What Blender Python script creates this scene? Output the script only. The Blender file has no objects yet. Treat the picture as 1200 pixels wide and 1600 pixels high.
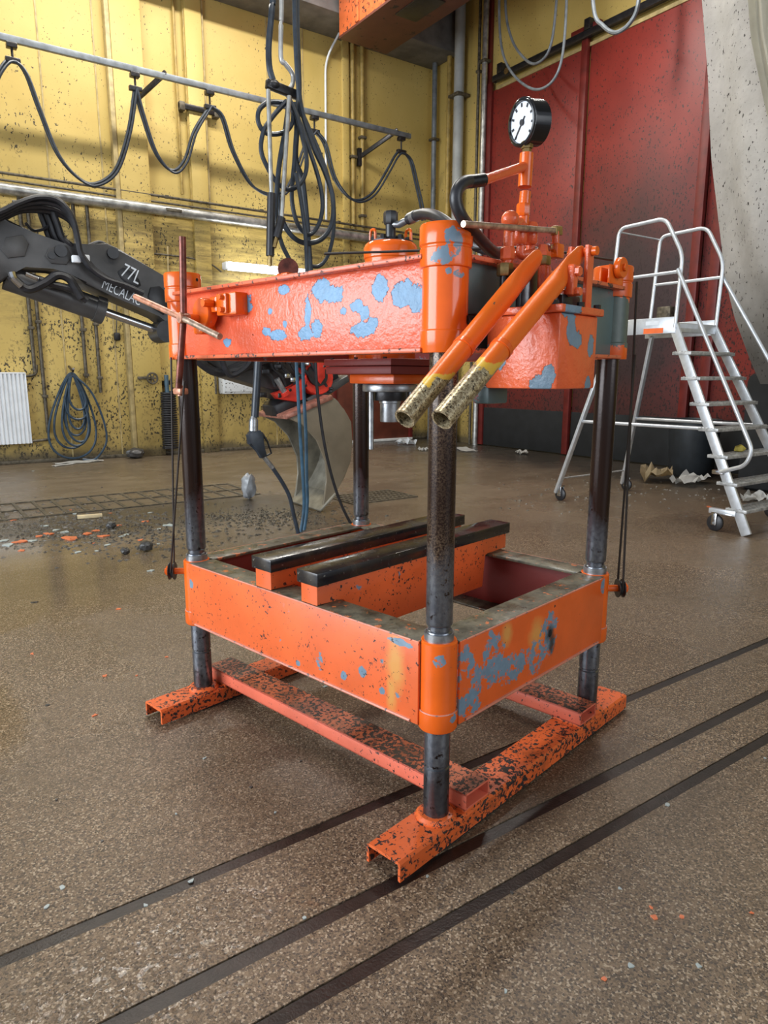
import bpy, bmesh, math, random
from mathutils import Vector, Matrix, noise as mnoise
random.seed(7)
C = bpy.context.scene.collection
scene = bpy.context.scene

# ------------------------------------------------------------------ camera
CAM_H = 1.45; CF = 1084.85; PITCH = .19407; ROLL = .0018; YAW = .61017
cy_, sy_ = math.cos(YAW), math.sin(YAW)
FW = Vector((sy_*math.cos(PITCH), cy_*math.cos(PITCH), -math.sin(PITCH)))
RT = Vector((cy_, -sy_, 0)); UP = RT.cross(FW)
R2 = RT*math.cos(ROLL) + UP*math.sin(ROLL); U2 = UP*math.cos(ROLL) - RT*math.sin(ROLL)
cam = bpy.data.cameras.new('camera'); cam.sensor_fit = 'HORIZONTAL'; cam.sensor_width = 36
cam.lens = CF/1200*36; cam.clip_end = 200
co = bpy.data.objects.new('camera', cam); C.objects.link(co)
M = Matrix((R2, U2, -FW)).transposed().to_4x4(); M.translation = (0, 0, CAM_H)
co.matrix_world = M; scene.camera = co

# ------------------------------------------------------------------ light
w = bpy.data.worlds.new('world'); scene.world = w; w.use_nodes = True
bg = w.node_tree.nodes['Background']; bg.inputs[0].default_value = (.80, .88, 1.0, 1); bg.inputs[1].default_value = .30
def area(name, loc, size, size_y, power, color, target):
    l = bpy.data.lights.new(name, 'AREA'); l.shape = 'RECTANGLE'; l.size = size; l.size_y = size_y
    l.energy = power; l.color = color
    o = bpy.data.objects.new(name, l); C.objects.link(o); o.location = loc
    o.rotation_euler = (Vector(target)-Vector(loc)).to_track_quat('-Z', 'Y').to_euler()
    return o
# daylight through the wide vehicle door on the left, ceiling fluorescents
area('daylight_door', (-6.0, 3.9, 2.7), 6.5, 4.6, 520, (.86, .93, 1.0), (1.5, 3.0, 1.0))
area('daylight_back', (3.5, -6.5, 3.2), 5.0, 4.0, 110, (.90, .95, 1.0), (2.5, 4, 1.2))
for x in (1.3, 3.5, 5.7):
    area('ceiling_fluorescent', (x, 10.6, 8.45), 1.9, .22, 95, (1.0, .96, .88), (x, 10.6, 0))
for x, y in ((1.2, 3.4), (4.8, 3.6), (7.6, 7.0)):
    area('ceiling_fluorescent', (x, y, 7.8), 1.9, .22, 85, (1.0, .97, .90), (x, y, 0))
scene.view_settings.view_transform = 'Standard'; scene.view_settings.look = 'None'
scene.view_settings.gamma = 1; scene.view_settings.use_curve_mapping = False
scene.view_settings.exposure = 0.92

# ------------------------------------------------------------------ points on real planes
O3 = Vector((0, 0, CAM_H))
def ray(x, y): return FW + R2*((x-600)/CF) - U2*((y-800)/CF)
def onZ(x, y, z=0.0):
    d = ray(x, y); return O3 + d*((z-CAM_H)/d.z)
def onY(x, y, Y):
    d = ray(x, y); return O3 + d*(Y/d.y)
def onX(x, y, X):
    d = ray(x, y); return O3 + d*(X/d.x)
WY = 12.9; WX = 10.2
PR = Vector((1.2777, 1.5355, 0)); PA = math.radians(11.679)
BX = Vector((math.cos(PA), math.sin(PA), 0)); BY = Vector((-math.sin(PA), math.cos(PA), 0))
def ploc(P): q = P-PR; return Vector((q.dot(BX), q.dot(BY), q.z))
def pX(px, py, x):
    d = ray(px, py); return ploc(O3 + d*(((PR-O3).dot(BX)+x)/d.dot(BX)))
def pY(px, py, y):
    d = ray(px, py); return ploc(O3 + d*(((PR-O3).dot(BY)+y)/d.dot(BY)))
def pZ(px, py, z): return ploc(onZ(px, py, z))

# ------------------------------------------------------------------ mesh helpers
class MB:
    def __init__(s): s.bm = bmesh.new()
    def box(s, c, size, bev=0.0, rot=None):
        m = Matrix.Translation(Vector(c))
        if rot is not None: m = m @ (rot if isinstance(rot, Matrix) else Matrix.Rotation(rot, 4, 'Z'))
        m = m @ Matrix.Diagonal((size[0], size[1], size[2], 1))
        r = bmesh.ops.create_cube(s.bm, size=1.0, matrix=m)
        if bev:
            es = list({e for v in r['verts'] for e in v.link_edges})
            bmesh.ops.bevel(s.bm, geom=es, offset=bev, segments=2, profile=.5, affect='EDGES')
        return s
    def bb(s, x0, x1, y0, y1, z0, z1, bev=0.0):
        return s.box(((x0+x1)/2, (y0+y1)/2, (z0+z1)/2), (abs(x1-x0), abs(y1-y0), abs(z1-z0)), bev)
    def beam(s, p0, p1, wd, th, bev=0.0, up=(0, 0, 1)):
        p0, p1 = Vector(p0), Vector(p1); d = (p1-p0); L = d.length; d.normalize()
        u = Vector(up); sd = d.cross(u)
        if sd.length < 1e-4: sd = d.cross(Vector((1, 0, 0)))
        sd.normalize(); u = sd.cross(d)
        R = Matrix((d, sd, u)).transposed().to_4x4()
        return s.box((p0+p1)/2, (L, wd, th), bev, R)
    def ring(s, c, d, r, n, ref=None):
        d = Vector(d).normalized()
        a = Vector(ref) if ref is not None else (Vector((0, 0, 1)) if abs(d.z) < .9 else Vector((1, 0, 0)))
        u = a - d*a.dot(d); u.normalize(); v = d.cross(u)
        return [s.bm.verts.new(Vector(c)+(u*math.cos(2*math.pi*i/n)+v*math.sin(2*math.pi*i/n))*r) for i in range(n)], u
    def skin(s, A, B):
        n = len(A)
        for i in range(n): s.bm.faces.new((A[i], A[(i+1) % n], B[(i+1) % n], B[i]))
    def tube(s, pts, r, n=10, caps=True):
        pts = [Vector(p) for p in pts]; prev = None; ref = None; rs = r if isinstance(r, (list, tuple)) else [r]*len(pts)
        for i, p in enumerate(pts):
            if i == 0: d = pts[1]-p
            elif i == len(pts)-1: d = p-pts[i-1]
            else: d = (pts[i+1]-p).normalized()+(p-pts[i-1]).normalized()
            if d.length < 1e-7: d = pts[i]-pts[i-1]
            if ref is not None and abs(Vector(ref).dot(d.normalized())) > .97: ref = None
            rg, ref = s.ring(p, d, rs[i], n, ref)
            if prev: s.skin(prev, rg)
            elif caps: s.bm.faces.new(list(reversed(rg)))
            prev = rg
        if caps: s.bm.faces.new(prev)
        return s
    def cyl(s, p0, p1, r, n=20, r1=None): return s.tube([p0, p1], [r, r if r1 is None else r1], n)
    def pipe(s, p0, p1, r, ri, n=20):
        d = Vector(p1)-Vector(p0)
        a, _ = s.ring(p0, d, r, n); b, _ = s.ring(p1, d, r, n); c, _ = s.ring(p1, d, ri, n); e, _ = s.ring(p0, d, ri, n)
        s.skin(a, b); s.skin(b, c); s.skin(c, e); s.skin(e, a); return s
    def lathe(s, prof, c=(0, 0, 0), axis=(0, 0, 1), n=28):
        c = Vector(c); ax = Vector(axis).normalized(); prev = None
        for (r, h) in prof:
            rg, _ = s.ring(c+ax*h, ax, max(r, 1e-4), n)
            if prev: s.skin(prev, rg)
            else: s.bm.faces.new(list(reversed(rg)))
            prev = rg
        s.bm.faces.new(prev); return s
    def prism(s, poly, ext, bev=0.0):
        ext = Vector(ext); P = [Vector(p) for p in poly]
        a = [s.bm.verts.new(p) for p in P]; b = [s.bm.verts.new(p+ext) for p in P]; n = len(P)
        fs = [s.bm.faces.new(list(reversed(a))), s.bm.faces.new(b)]
        for i in range(n): fs.append(s.bm.faces.new((a[i], a[(i+1) % n], b[(i+1) % n], b[i])))
        if bev:
            es = list({e for f in fs[:2] for e in f.edges})
            bmesh.ops.bevel(s.bm, geom=es, offset=bev, segments=2, profile=.5, affect='EDGES')
        return s
    def torus(s, c, axis, R, r, n=28, k=8, a0=0, a1=2*math.pi):
        ax = Vector(axis).normalized(); t = Vector((0, 0, 1)) if abs(ax.z) < .9 else Vector((1, 0, 0))
        u = (t-ax*t.dot(ax)).normalized(); v = ax.cross(u); c = Vector(c)
        full = abs(a1-a0-2*math.pi) < 1e-6
        m = n if full else n+1; rings = []
        for i in range(m):
            a = a0+(a1-a0)*i/n; d = u*math.cos(a)+v*math.sin(a)
            rings.append([s.bm.verts.new(c+d*(R+r*math.cos(2*math.pi*j/k))+ax*(r*math.sin(2*math.pi*j/k))) for j in range(k)])
        for i in range(n if full else n): 
            s.skin(rings[i], rings[(i+1) % m])
        return s
    def sph(s, c, r, sc=(1, 1, 1), u=12, v=8):
        bmesh.ops.create_uvsphere(s.bm, u_segments=u, v_segments=v, radius=r, matrix=Matrix.Translation(Vector(c)) @ Matrix.Diagonal((*sc, 1))); return s
    def build(s, name, mt, parent=None, smooth=True, ang=38):
        bm = s.bm
        bmesh.ops.recalc_face_normals(bm, faces=bm.faces[:])
        if smooth:
            for f in bm.faces: f.smooth = True
            lim = math.radians(ang)
            for e in bm.edges:
                if len(e.link_faces) == 2 and e.calc_face_angle(0) > lim: e.smooth = False
        me = bpy.data.meshes.new(name); bm.to_mesh(me); bm.free()
        me.materials.append(mt)
        o = bpy.data.objects.new(name, me); C.objects.link(o)
        if parent: o.parent = parent
        return o
def spline(P, k=8, closed=False):
    P = [Vector(p) for p in P]; n = len(P); out = []
    for i in range(n if closed else n-1):
        p1, p2 = P[i], P[(i+1) % n]
        p0 = P[i-1] if (i > 0 or closed) else p1*2-p2
        p3 = P[(i+2) % n] if (i+2 < n or closed) else p2*2-p1
        for j in range(k):
            t = j/k
            out.append(.5*((2*p1)+(p2-p0)*t+(2*p0-5*p1+4*p2-p3)*t*t+(3*p1-p0-3*p2+p3)*t**3))
    if not closed: out.append(P[-1])
    return out
def fillet(P, r, k=5):
    P = [Vector(p) for p in P]; out = [P[0]]
    for i in range(1, len(P)-1):
        a = (P[i-1]-P[i]); b = (P[i+1]-P[i]); q = min(r, a.length*.48, b.length*.48)
        A = P[i]+a.normalized()*q; B = P[i]+b.normalized()*q
        for j in range(k+1):
            t = j/k; out.append(A*(1-t)**2+P[i]*2*t*(1-t)+B*t*t)
    out.append(P[-1]); return out
def tag(o, label=None, cat=None, group=None, kind=None):
    if label: o['label'] = label
    if cat: o['category'] = cat
    if group: o['group'] = group
    if kind: o['kind'] = kind
    return o
def thing(name, label, cat, loc=(0, 0, 0), rz=0, group=None):
    o = bpy.data.objects.new(name, None); C.objects.link(o); o.location = loc; o.rotation_euler = (0, 0, rz)
    o.empty_display_size = .1
    return tag(o, label, cat, group)
def structure(o): o['kind'] = 'structure'; return o

# ------------------------------------------------------------------ materials
class NT:
    def __init__(s, name):
        s.m = bpy.data.materials.new(name); s.m.use_nodes = True; s.t = s.m.node_tree; s.n = s.t.nodes
        s.b = s.n['Principled BSDF']; s.tc = s.n.new('ShaderNodeTexCoord'); s.geo = None
        s.P = s.tc.outputs['Object']
    def _in(s, sock, v):
        if v is None: return
        if isinstance(v, bpy.types.NodeSocket): s.t.links.new(v, sock)
        elif isinstance(v, (tuple, list)) and sock.type == 'RGBA' and len(v) == 3: sock.default_value = (*v, 1)
        else: sock.default_value = v
    def pos(s, sc=(1, 1, 1), P=None):
        mp = s.n.new('ShaderNodeMapping'); mp.inputs['Scale'].default_value = sc
        s.t.links.new(P or s.P, mp.inputs[0]); return mp.outputs[0]
    def noise(s, scale, detail=4, rough=.55, vec=None, dist=0.0, color=False):
        q = s.n.new('ShaderNodeTexNoise'); q.inputs['Scale'].default_value = scale; q.inputs['Detail'].default_value = detail
        q.inputs['Roughness'].default_value = rough; q.inputs['Distortion'].default_value = dist
        s.t.links.new(vec or s.P, q.inputs['Vector']); return q.outputs['Color' if color else 'Fac']
    def vor(s, scale, vec=None, out='Distance', feature='F1', rnd=1.0):
        q = s.n.new('ShaderNodeTexVoronoi'); q.feature = feature; q.inputs['Scale'].default_value = scale
        q.inputs['Randomness'].default_value = rnd
        s.t.links.new(vec or s.P, q.inputs['Vector']); return q.outputs[out]
    def math(s, op, a, b=None, c=None, clamp=False):
        q = s.n.new('ShaderNodeMath'); q.operation = op; q.use_clamp = clamp
        s._in(q.inputs[0], a); s._in(q.inputs[1], b); s._in(q.inputs[2], c); return q.outputs[0]
    def ramp(s, f, lo, hi, a=0.0, b=1.0):
        q = s.n.new('ShaderNodeMapRange'); q.interpolation_type = 'LINEAR'; q.clamp = True
        s._in(q.inputs[0], f)
        for i, v in enumerate((lo, hi, a, b)): q.inputs[i+1].default_value = v
        return q.outputs[0]
    def mix(s, f, a, b):
        q = s.n.new('ShaderNodeMix'); q.data_type = 'RGBA'; s._in(q.inputs[0], f); s._in(q.inputs[6], a); s._in(q.inputs[7], b); return q.outputs[2]
    def xyz(s, P=None):
        q = s.n.new('ShaderNodeSeparateXYZ'); s.t.links.new(P or s.P, q.inputs[0]); return q.outputs
    def dist(s, p, sc=(1, 1, 1)):
        a = s.n.new('ShaderNodeVectorMath'); a.operation = 'SUBTRACT'; s.t.links.new(s.P, a.inputs[0]); a.inputs[1].default_value = p
        b = s.n.new('ShaderNodeVectorMath'); b.operation = 'MULTIPLY'; s.t.links.new(a.outputs[0], b.inputs[0]); b.inputs[1].default_value = sc
        l = s.n.new('ShaderNodeVectorMath'); l.operation = 'LENGTH'; s.t.links.new(b.outputs[0], l.inputs[0]); return l.outputs['Value']
    def bump(s, h, strength=.3, dist=.01, prev=None):
        q = s.n.new('ShaderNodeBump'); q.inputs['Strength'].default_value = strength; q.inputs['Distance'].default_value = dist
        s._in(q.inputs['Height'], h)
        if prev is not None: s.t.links.new(prev, q.inputs['Normal'])
        return q.outputs[0]
    def out(s, col=None, rough=None, metal=None, normal=None, **kw):
        s._in(s.b.inputs['Base Color'], col); s._in(s.b.inputs['Roughness'], rough); s._in(s.b.inputs['Metallic'], metal); s._in(s.b.inputs['Normal'], normal)
        for k, v in kw.items(): s._in(s.b.inputs[k], v)
        return s.m

def simple(name, col, rough=.5, metal=0.0, var=.25, scale=12, bump=.0, vec=None):
    t = NT(name); n = t.noise(scale, 4)
    c = t.mix(t.ramp(n, .3, .7), tuple(x*(1-var) for x in col), tuple(min(1, x*(1+var)) for x in col))
    nb = t.bump(t.noise(scale*6, 3), bump, .004) if bump else None
    return t.out(c, rough, metal, nb)
def patchmask(t, patches, wob=.75, nscale=30, soft=0.0):
    nz = t.noise(nscale, 8, .68); off = t.math('MULTIPLY', t.math('SUBTRACT', nz, .5), wob*2.6); cur = None
    for p in patches:
        d = t.dist(p[:3], tuple(1/r for r in p[3]) if isinstance(p[3], (tuple, list)) else (1/p[3],)*3)
        cur = d if cur is None else t.math('MINIMUM', cur, d)
    return t.ramp(t.math('ADD', cur, off), .97-soft*1.6, 1.0+soft, 1, 0)

ORANGE = (.76, .115, .014)
def paint(name, base=ORANGE, frag=0.0, patches=(), chip=.30, chipscale=26, primer=(.16, .24, .31), dark=(.018, .013, .012), grime=.0,
          rough=.24, wrinkle=.25, prim=.0, yellow=(), stain=()):
    t = NT(name)
    big = t.noise(5, 4); col = t.mix(t.ramp(big, .3, .7), tuple(c*.86 for c in base), tuple(min(1, c*1.12) for c in base))
    if yellow:
        ym = patchmask(t, yellow, .5, 14, .35); col = t.mix(t.math('MULTIPLY', ym, .62), col, (.62, .40, .10))
    masks = None
    if patches:
        pm = patchmask(t, patches)
        if frag: pm = t.math('MULTIPLY', pm, t.ramp(t.noise(26, 7, .7), frag, frag+.02))
        pn = t.noise(40, 4)
        col = t.mix(pm, col, t.mix(pn, tuple(c*.75 for c in primer), tuple(c*1.3 for c in primer))); masks = pm
    if prim > 0:
        p2 = t.ramp(t.noise(9, 6, .65), .70-prim, .715-prim); col = t.mix(p2, col, primer)
        masks = p2 if masks is None else t.math('MAXIMUM', masks, p2)
    if stain: col = t.mix(t.math('MULTIPLY', patchmask(t, stain, .8, 24, .3), .9), col, (.02, .022, .022))
    cn = t.noise(chipscale, 7, .66); area_ = t.noise(4, 2)
    ch = t.ramp(t.math('ADD', cn, t.math('MULTIPLY', t.math('SUBTRACT', area_, .5), .22)), .78-chip*.5, .80-chip*.5)
    col = t.mix(ch, col, dark)
    if grime:
        g = t.ramp(t.noise(6, 5, .7), .62-grime*.45, .85-grime*.3); col = t.mix(t.math('MULTIPLY', g, .85), col, (.05, .035, .02))
    r = t.mix(ch, (rough,)*3, (.6,)*3)
    h = t.math('SUBTRACT', t.math('MULTIPLY', t.noise(45, 4, .6), .55), t.math('MULTIPLY', ch, .6))
    if masks is not None:
        h = t.math('SUBTRACT', h, t.math('MULTIPLY', masks, .5)); r = t.mix(masks, r, (.42,)*3)
    return t.out(col, r, 0.0, t.bump(h, wrinkle, .006))

m = {}
CXS = 1.0035
m['orange'] = paint('orange_paint', chip=.14)
m['flange'] = paint('scuffed_flange_paint', base=(.66, .14, .06), chip=.40, chipscale=50, dark=(.05, .035, .03), rough=.32)
m['orange_worn'] = paint('orange_paint_worn', base=(.72, .13, .03), chip=.48, chipscale=64, rough=.34, grime=.12)
m['orange_tube'] = paint('orange_paint_scabbed', base=(.70, .15, .085), chip=.32, chipscale=60, grime=.0, rough=.36)
m['tube_top'] = paint('trodden_tube_top', base=(.55, .13, .05), chip=.56, chipscale=58, grime=.55, dark=(.022, .014, .012), rough=.45)
m['weld'] = paint('worn_weld_paint', base=(.62, .22, .14), chip=.36, chipscale=60, dark=(.16, .15, .15), rough=.4, wrinkle=.6)
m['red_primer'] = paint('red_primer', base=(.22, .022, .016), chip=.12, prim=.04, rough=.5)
m['orange_frame'] = paint('orange_frame_paint', base=(.76, .135, .035), chip=.33, chipscale=62, rough=.3, wrinkle=.15, prim=.03,
    yellow=[(-.06, .125, .57, (.2, .035, .10)), (-.06, .14, .47, (.2, .022, .07))],
    patches=[(-.06, .27, .50, .018), (-.06, .36, .455, .016), (-.06, .11, .645, (.05, .05, .012)), (-.06, .18, .46, .014), (-.06, .6, .43, .012), (-.06, 1.3, .58, .02)])
m['orange_side'] = paint('orange_side_paint', frag=.46, base=(.74, .12, .02), chip=.18, chipscale=40, rough=.3, wrinkle=.2,
    stain=[(.56, -.06, .545, (.028, .1, .03)), (.575, -.06, .50, (.022, .1, .05))], yellow=[(.47, -.06, .57, (.05, .2, .05)), (.28, -.06, .62, (.03, .2, .04))],
    patches=[(.20, -.06, .57, (.06, .1, .085)), (.30, -.06, .49, (.11, .1, .05)), (.09, -.06, .455, (.07, .1, .05)), (.05, -.06, .58, (.05, .1, .06)),
             (.55, -.06, .54, (.06, .1, .08)), (.47, -.06, .49, (.05, .1, .07)), (.12, -.06, .52, (.035, .1, .04)), (.97, -.06, .63, (.03, .1, .03)), (.4, -.06, .50, (.06, .1, .03))])
m['orange_beam'] = paint('orange_beam_paint', base=(.76, .125, .055), chip=.10, chipscale=40, rough=.2, wrinkle=1.15, primer=(.14, .29, .46),
    patches=[(-.02, .115, 1.675, (.1, .055, .035)), (-.02, .07, 1.66, (.1, .035, .04)), (-.02, .215, 1.70, (.1, .035, .035)), (-.02, .47, 1.715, (.1, .05, .032)), (-.02, .42, 1.70, (.1, .045, .03)),
             (-.02, .31, 1.655, (.1, .03, .022)), (-.02, .28, 1.635, (.1, .022, .022)), (-.02, .54, 1.65, (.1, .016, .05)), (-.02, .55, 1.585, (.1, .045, .022)), (-.02, .50, 1.60, (.1, .03, .03)),
             (-.02, .29, 1.585, (.1, .05, .022)), (-.02, .25, 1.60, (.1, .025, .022)), (-.02, .70, 1.585, (.1, .045, .02)), (-.02, .76, 1.60, (.1, .025, .016)), (-.02, .90, 1.705, (.1, .055, .03)), (-.02, .87, 1.69, (.1, .035, .02)),
             (-.02, 1.0, 1.57, (.1, .025, .018)), (-.02, .66, 1.73, (.1, .03, .018)), (-.02, .74, 1.665, (.1, .014, .012)), (-.02, .37, 1.645, (.1, .014, .012)), (-.02, .66, 1.62, (.1, .012, .012))])
m['orange_sleeve'] = paint('orange_sleeve_paint', frag=.44, base=(.78, .125, .012), chip=.17, chipscale=30, rough=.16, wrinkle=.06,
    patches=[(-.04, -.06, 1.80, (.03, .03, .03)), (-.05, -.05, 1.775, (.03, .03, .02)), (-.06, -.04, 1.755, (.03, .03, .02)), (-.02, -.07, 1.715, (.018, .03, .012)), (-.05, -.05, 1.72, .012),
             (-.045, -.04, .62, (.02, .02, .02)), (0, -.06, .43, (.015, .03, .015))])
m['sleeve_green'] = paint('bare_green_sleeve', chip=.14, rough=.25, wrinkle=.1, primer=(.085, .115, .10),
    patches=[(CXS-.02, -.05, 1.67, (.09, .07, .065)), (CXS-.02, -.05, 1.60, (.09, .07, .045))])
m['primer_channel'] = paint('grey_primer_steel', base=(.10, .15, .15), chip=.22, primer=(.26, .05, .05), prim=.06, rough=.4)
m['tank'] = paint('tank_paint', base=(.74, .125, .04), chip=.12, chipscale=34, rough=.2, wrinkle=1.1,
    patches=[(.10, -.12, 1.50, (.1, .02, .03)), (.10, -.08, 1.52, (.1, .012, .015)), (.10, -.25, 1.43, (.1, .035, .028)), (.10, -.27, 1.45, (.1, .022, .028)),
             (.16, -.30, 1.585, (.025, .1, .05)), (.19, -.30, 1.545, (.03, .1, .025)), (.275, -.30, 1.53, (.016, .1, .03)), (.27, -.30, 1.43, (.016, .1, .02)), (.15, -.31, 1.63, (.05, .03, .03))])
m['handle'] = None
def handle_mat(name, z0, z1):
    t = NT(name); z = t.xyz()[2]; nz = t.noise(20, 5)
    zz = t.math('ADD', z, t.math('MULTIPLY', t.math('SUBTRACT', nz, .5), .10))
    brass = t.mix(t.ramp(t.noise(130, 6, .75), .40, .60), (.19, .13, .065), (.62, .53, .34))
    brass = t.mix(t.ramp(t.noise(190, 3), .58, .63), brass, (.03, .02, .015))
    yel = t.ramp(zz, z0, z0+.004); org = t.ramp(zz, z1, z1+.004)
    col = t.mix(yel, brass, (.72, .42, .05)); col = t.mix(org, col, (.80, .14, .012))
    ch = t.ramp(t.noise(30, 5, .65), .66, .675); col = t.mix(ch, col, (.09, .08, .05))
    return t.out(col, .33, t.mix(yel, (.5,)*3, (0, 0, 0)), t.bump(t.noise(80, 3), .2, .003))
m['handle_a'] = handle_mat('handle_paint_a', 1.432, 1.452)
m['handle_b'] = handle_mat('handle_paint_b', 1.462, 1.485)
def column_mat(name, lo, hi):
    t = NT(name); z = t.xyz()[2]; nz = t.noise(9, 4, vec=t.pos((1, 1, .35)))
    zz = t.math('ADD', z, t.math('MULTIPLY', t.math('SUBTRACT', nz, .5), .5))
    rust = t.mix(t.ramp(t.noise(170, 4, .7), .44, .6), (.025, .014, .010), hi)
    rust = t.mix(t.ramp(t.noise(5, 4, vec=t.pos((1, 1, .25))), lo, lo+.25), (.022, .010, .007), rust)
    steel = t.mix(t.ramp(t.noise(60, 4), .35, .65), (.13, .14, .165), (.22, .235, .26))
    steel = t.mix(t.ramp(t.noise(45, 4, .7), .60, .64), steel, (.03, .02, .018))
    k = t.ramp(zz, .76, .96); col = t.mix(k, steel, rust)
    low = t.ramp(zz, .20, .26); col = t.mix(low, t.mix(.55, col, (.035, .02, .015)), col)
    return t.out(col, t.mix(k, (.24,)*3, (.22,)*3), t.mix(k, (.8,)*3, (.3,)*3), t.bump(t.noise(90, 3), .15, .002))
m['column'] = column_mat('speckled_column_steel', .30, (.19, .125, .078)); m['column_dark'] = column_mat('oily_column_steel', .52, (.075, .036, .022))
m['steel'] = simple('worn_steel', (.32, .33, .34), .35, .8, .4, 30)
m['dark_steel'] = simple('dark_steel', (.035, .034, .036), .32, .6, .4, 30, .1)
def oily_cap():
    t = NT('oily_cap_steel'); n = t.noise(7, 5, .6)
    col = t.mix(t.ramp(n, .4, .65), (.022, .022, .025), (.055, .042, .028))
    col = t.mix(t.ramp(t.noise(70, 3), .66, .70), col, (.2, .19, .17))
    return t.out(col, t.ramp(t.noise(8, 3), .35, .65, .10, .34), .3, t.bump(t.noise(50, 3), .1, .003))
m['cap'] = oily_cap()
def grimy():
    t = NT('grimy_flange'); n = t.noise(14, 6, .7)
    col = t.mix(t.ramp(n, .35, .65), (.045, .042, .028), (.17, .15, .10))
    col = t.mix(t.ramp(t.noise(22, 5, .7), .60, .63), col, (.55, .16, .05))
    col = t.mix(t.ramp(t.noise(40, 5, .7), .62, .66), col, (.015, .012, .01))
    return t.out(col, t.ramp(t.noise(9, 3), .4, .6, .25, .6), 0.1, t.bump(t.noise(60, 4), .25, .004))
m['grime'] = grimy()
m['rope'] = simple('greasy_wire_rope', (.03, .022, .018), .5, .4)
m['rusty_rod'] = simple('rusty_rod', (.16, .045, .03), .35, .4, .6, 25, .1)
m['bright_rod'] = simple('worn_bright_rod', (.42, .30, .22), .35, .5, .5, 40, .1)
m['copper_rod'] = simple('worn_painted_rod', (.50, .22, .13), .35, .2, .5, 30, .1)
m['rubber'] = simple('black_rubber', (.018, .018, .021), .38, 0, .4, 20)
m['hose'] = simple('dark_hose', (.022, .03, .042), .36, 0, .4, 14)
m['hose_blue'] = simple('blue_hose', (.03, .085, .14), .4, 0, .35, 14)
m['hose_coil'] = simple('slate_blue_hose', (.030, .055, .085), .4, 0, .35, 14)
m['brass'] = simple('tarnished_brass', (.32, .22, .09), .35, .8, .4, 40)
m['gauge_black'] = simple('gauge_black', (.012, .012, .013), .16, 0, .2, 10)
m['dial'] = simple('dial_white', (.74, .80, .86), .3, 0, .04, 8)
m['print'] = simple('print_black', (.02, .02, .025), .5, 0, .1)
m['chrome'] = simple('chrome', (.62, .63, .65), .16, 1.0, .1)
m['hole'] = simple('hole_black', (.004, .004, .004), .8)

def specks(t, scale, th, vec=None, squash=(1, 1, 1)):
    n = t.noise(scale, 3, .6, vec=t.pos(squash, vec)); return t.ramp(n, th, th+.025)
def wall_yellow():
    t = NT('yellow_wall_paint'); X, Y, Z = t.xyz()
    col = t.mix(t.ramp(t.noise(.8, 4), .3, .7), (.49, .35, .095), (.58, .43, .14))
    # mud and painted pipe shadow in level bands, splash up to two metres
    zn = t.math('ADD', Z, t.math('MULTIPLY', t.math('SUBTRACT', t.noise(1.6, 5, .7, vec=t.pos((.6, 1, 2.2))), .5), 1.2))
    band = t.math('MULTIPLY', t.ramp(zn, 2.3, 2.9), t.ramp(zn, 4.5, 3.9))
    strk = t.ramp(t.noise(4.0, 5, .75, vec=t.pos((.35, 1, 2.5))), .40, .66)
    col = t.mix(t.math('MULTIPLY', t.math('MULTIPLY', band, strk), .85), col, (.12, .085, .03))
    low = t.ramp(zn, 1.5, .25); col = t.mix(t.math('MULTIPLY', low, t.ramp(t.noise(3, 5), .3, .7, .25, .75)), col, (.16, .11, .035))
    foot = t.ramp(t.math('ADD', Z, t.math('MULTIPLY', t.math('SUBTRACT', t.noise(5, 4), .5), .2)), .22, .1); col = t.mix(t.math('MULTIPLY', foot, .8), col, (.06, .05, .035))
    dens = t.ramp(Z, 6.5, 2.5, .01, .115)
    n = t.noise(26, 2, .55, vec=t.pos((1.2, 1, .8))); sp = t.ramp(t.math('ADD', n, dens), .69, .71)
    sp = t.math('MULTIPLY', sp, t.ramp(t.noise(1.6, 3), .36, .55))
    col = t.mix(sp, col, (.045, .035, .02))
    return t.out(col, .55, 0, t.bump(t.noise(30, 3), .1, .004))
m['yellow'] = wall_yellow()
def door_red():
    t = NT('red_door_paint'); X, Y, Z = t.xyz()
    col = t.mix(t.ramp(t.noise(1.2, 4), .3, .7), (.17, .017, .013), (.23, .026, .018))
    soot = t.dist((10.2, 7.55, 2.5), (1, 1/1.7, 1/2.3)); sn = t.math('ADD', soot, t.math('MULTIPLY', t.math('SUBTRACT', t.noise(1.4, 5, .65), .5), .7))
    col = t.mix(t.ramp(sn, 1.25, .45, 0, .90), col, (.022, .021, .023))
    zn = t.math('ADD', Z, t.math('MULTIPLY', t.math('SUBTRACT', t.noise(2, 4), .5), .4))
    clean = t.math('MULTIPLY', t.ramp(zn, 1.9, 1.75), t.ramp(Y, 8.2, 7.6))
    col = t.mix(t.math('MULTIPLY', t.ramp(zn, 1.6, .8), .6), col, (.04, .02, .018))
    sp = t.ramp(t.math('ADD', t.noise(30, 2, .55, vec=t.pos((1, 1.2, .75))), t.ramp(Z, 6.5, 2.0, -.01, .06)), .635, .655)
    col = t.mix(sp, col, (.025, .012, .012))
    return t.out(col, .5, 0, t.bump(t.noise(30, 3), .08, .004))
m['red'] = door_red()
m['red_trim'] = simple('red_trim_paint', (.13, .014, .011), .45, 0, .3, 6)
m['black_skirt'] = simple('black_skirt', (.007, .008, .009), .85, 0, .4, 5)
m['concrete'] = simple('grey_concrete', (.16, .155, .15), .8, 0, .35, 3, .15)
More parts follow.
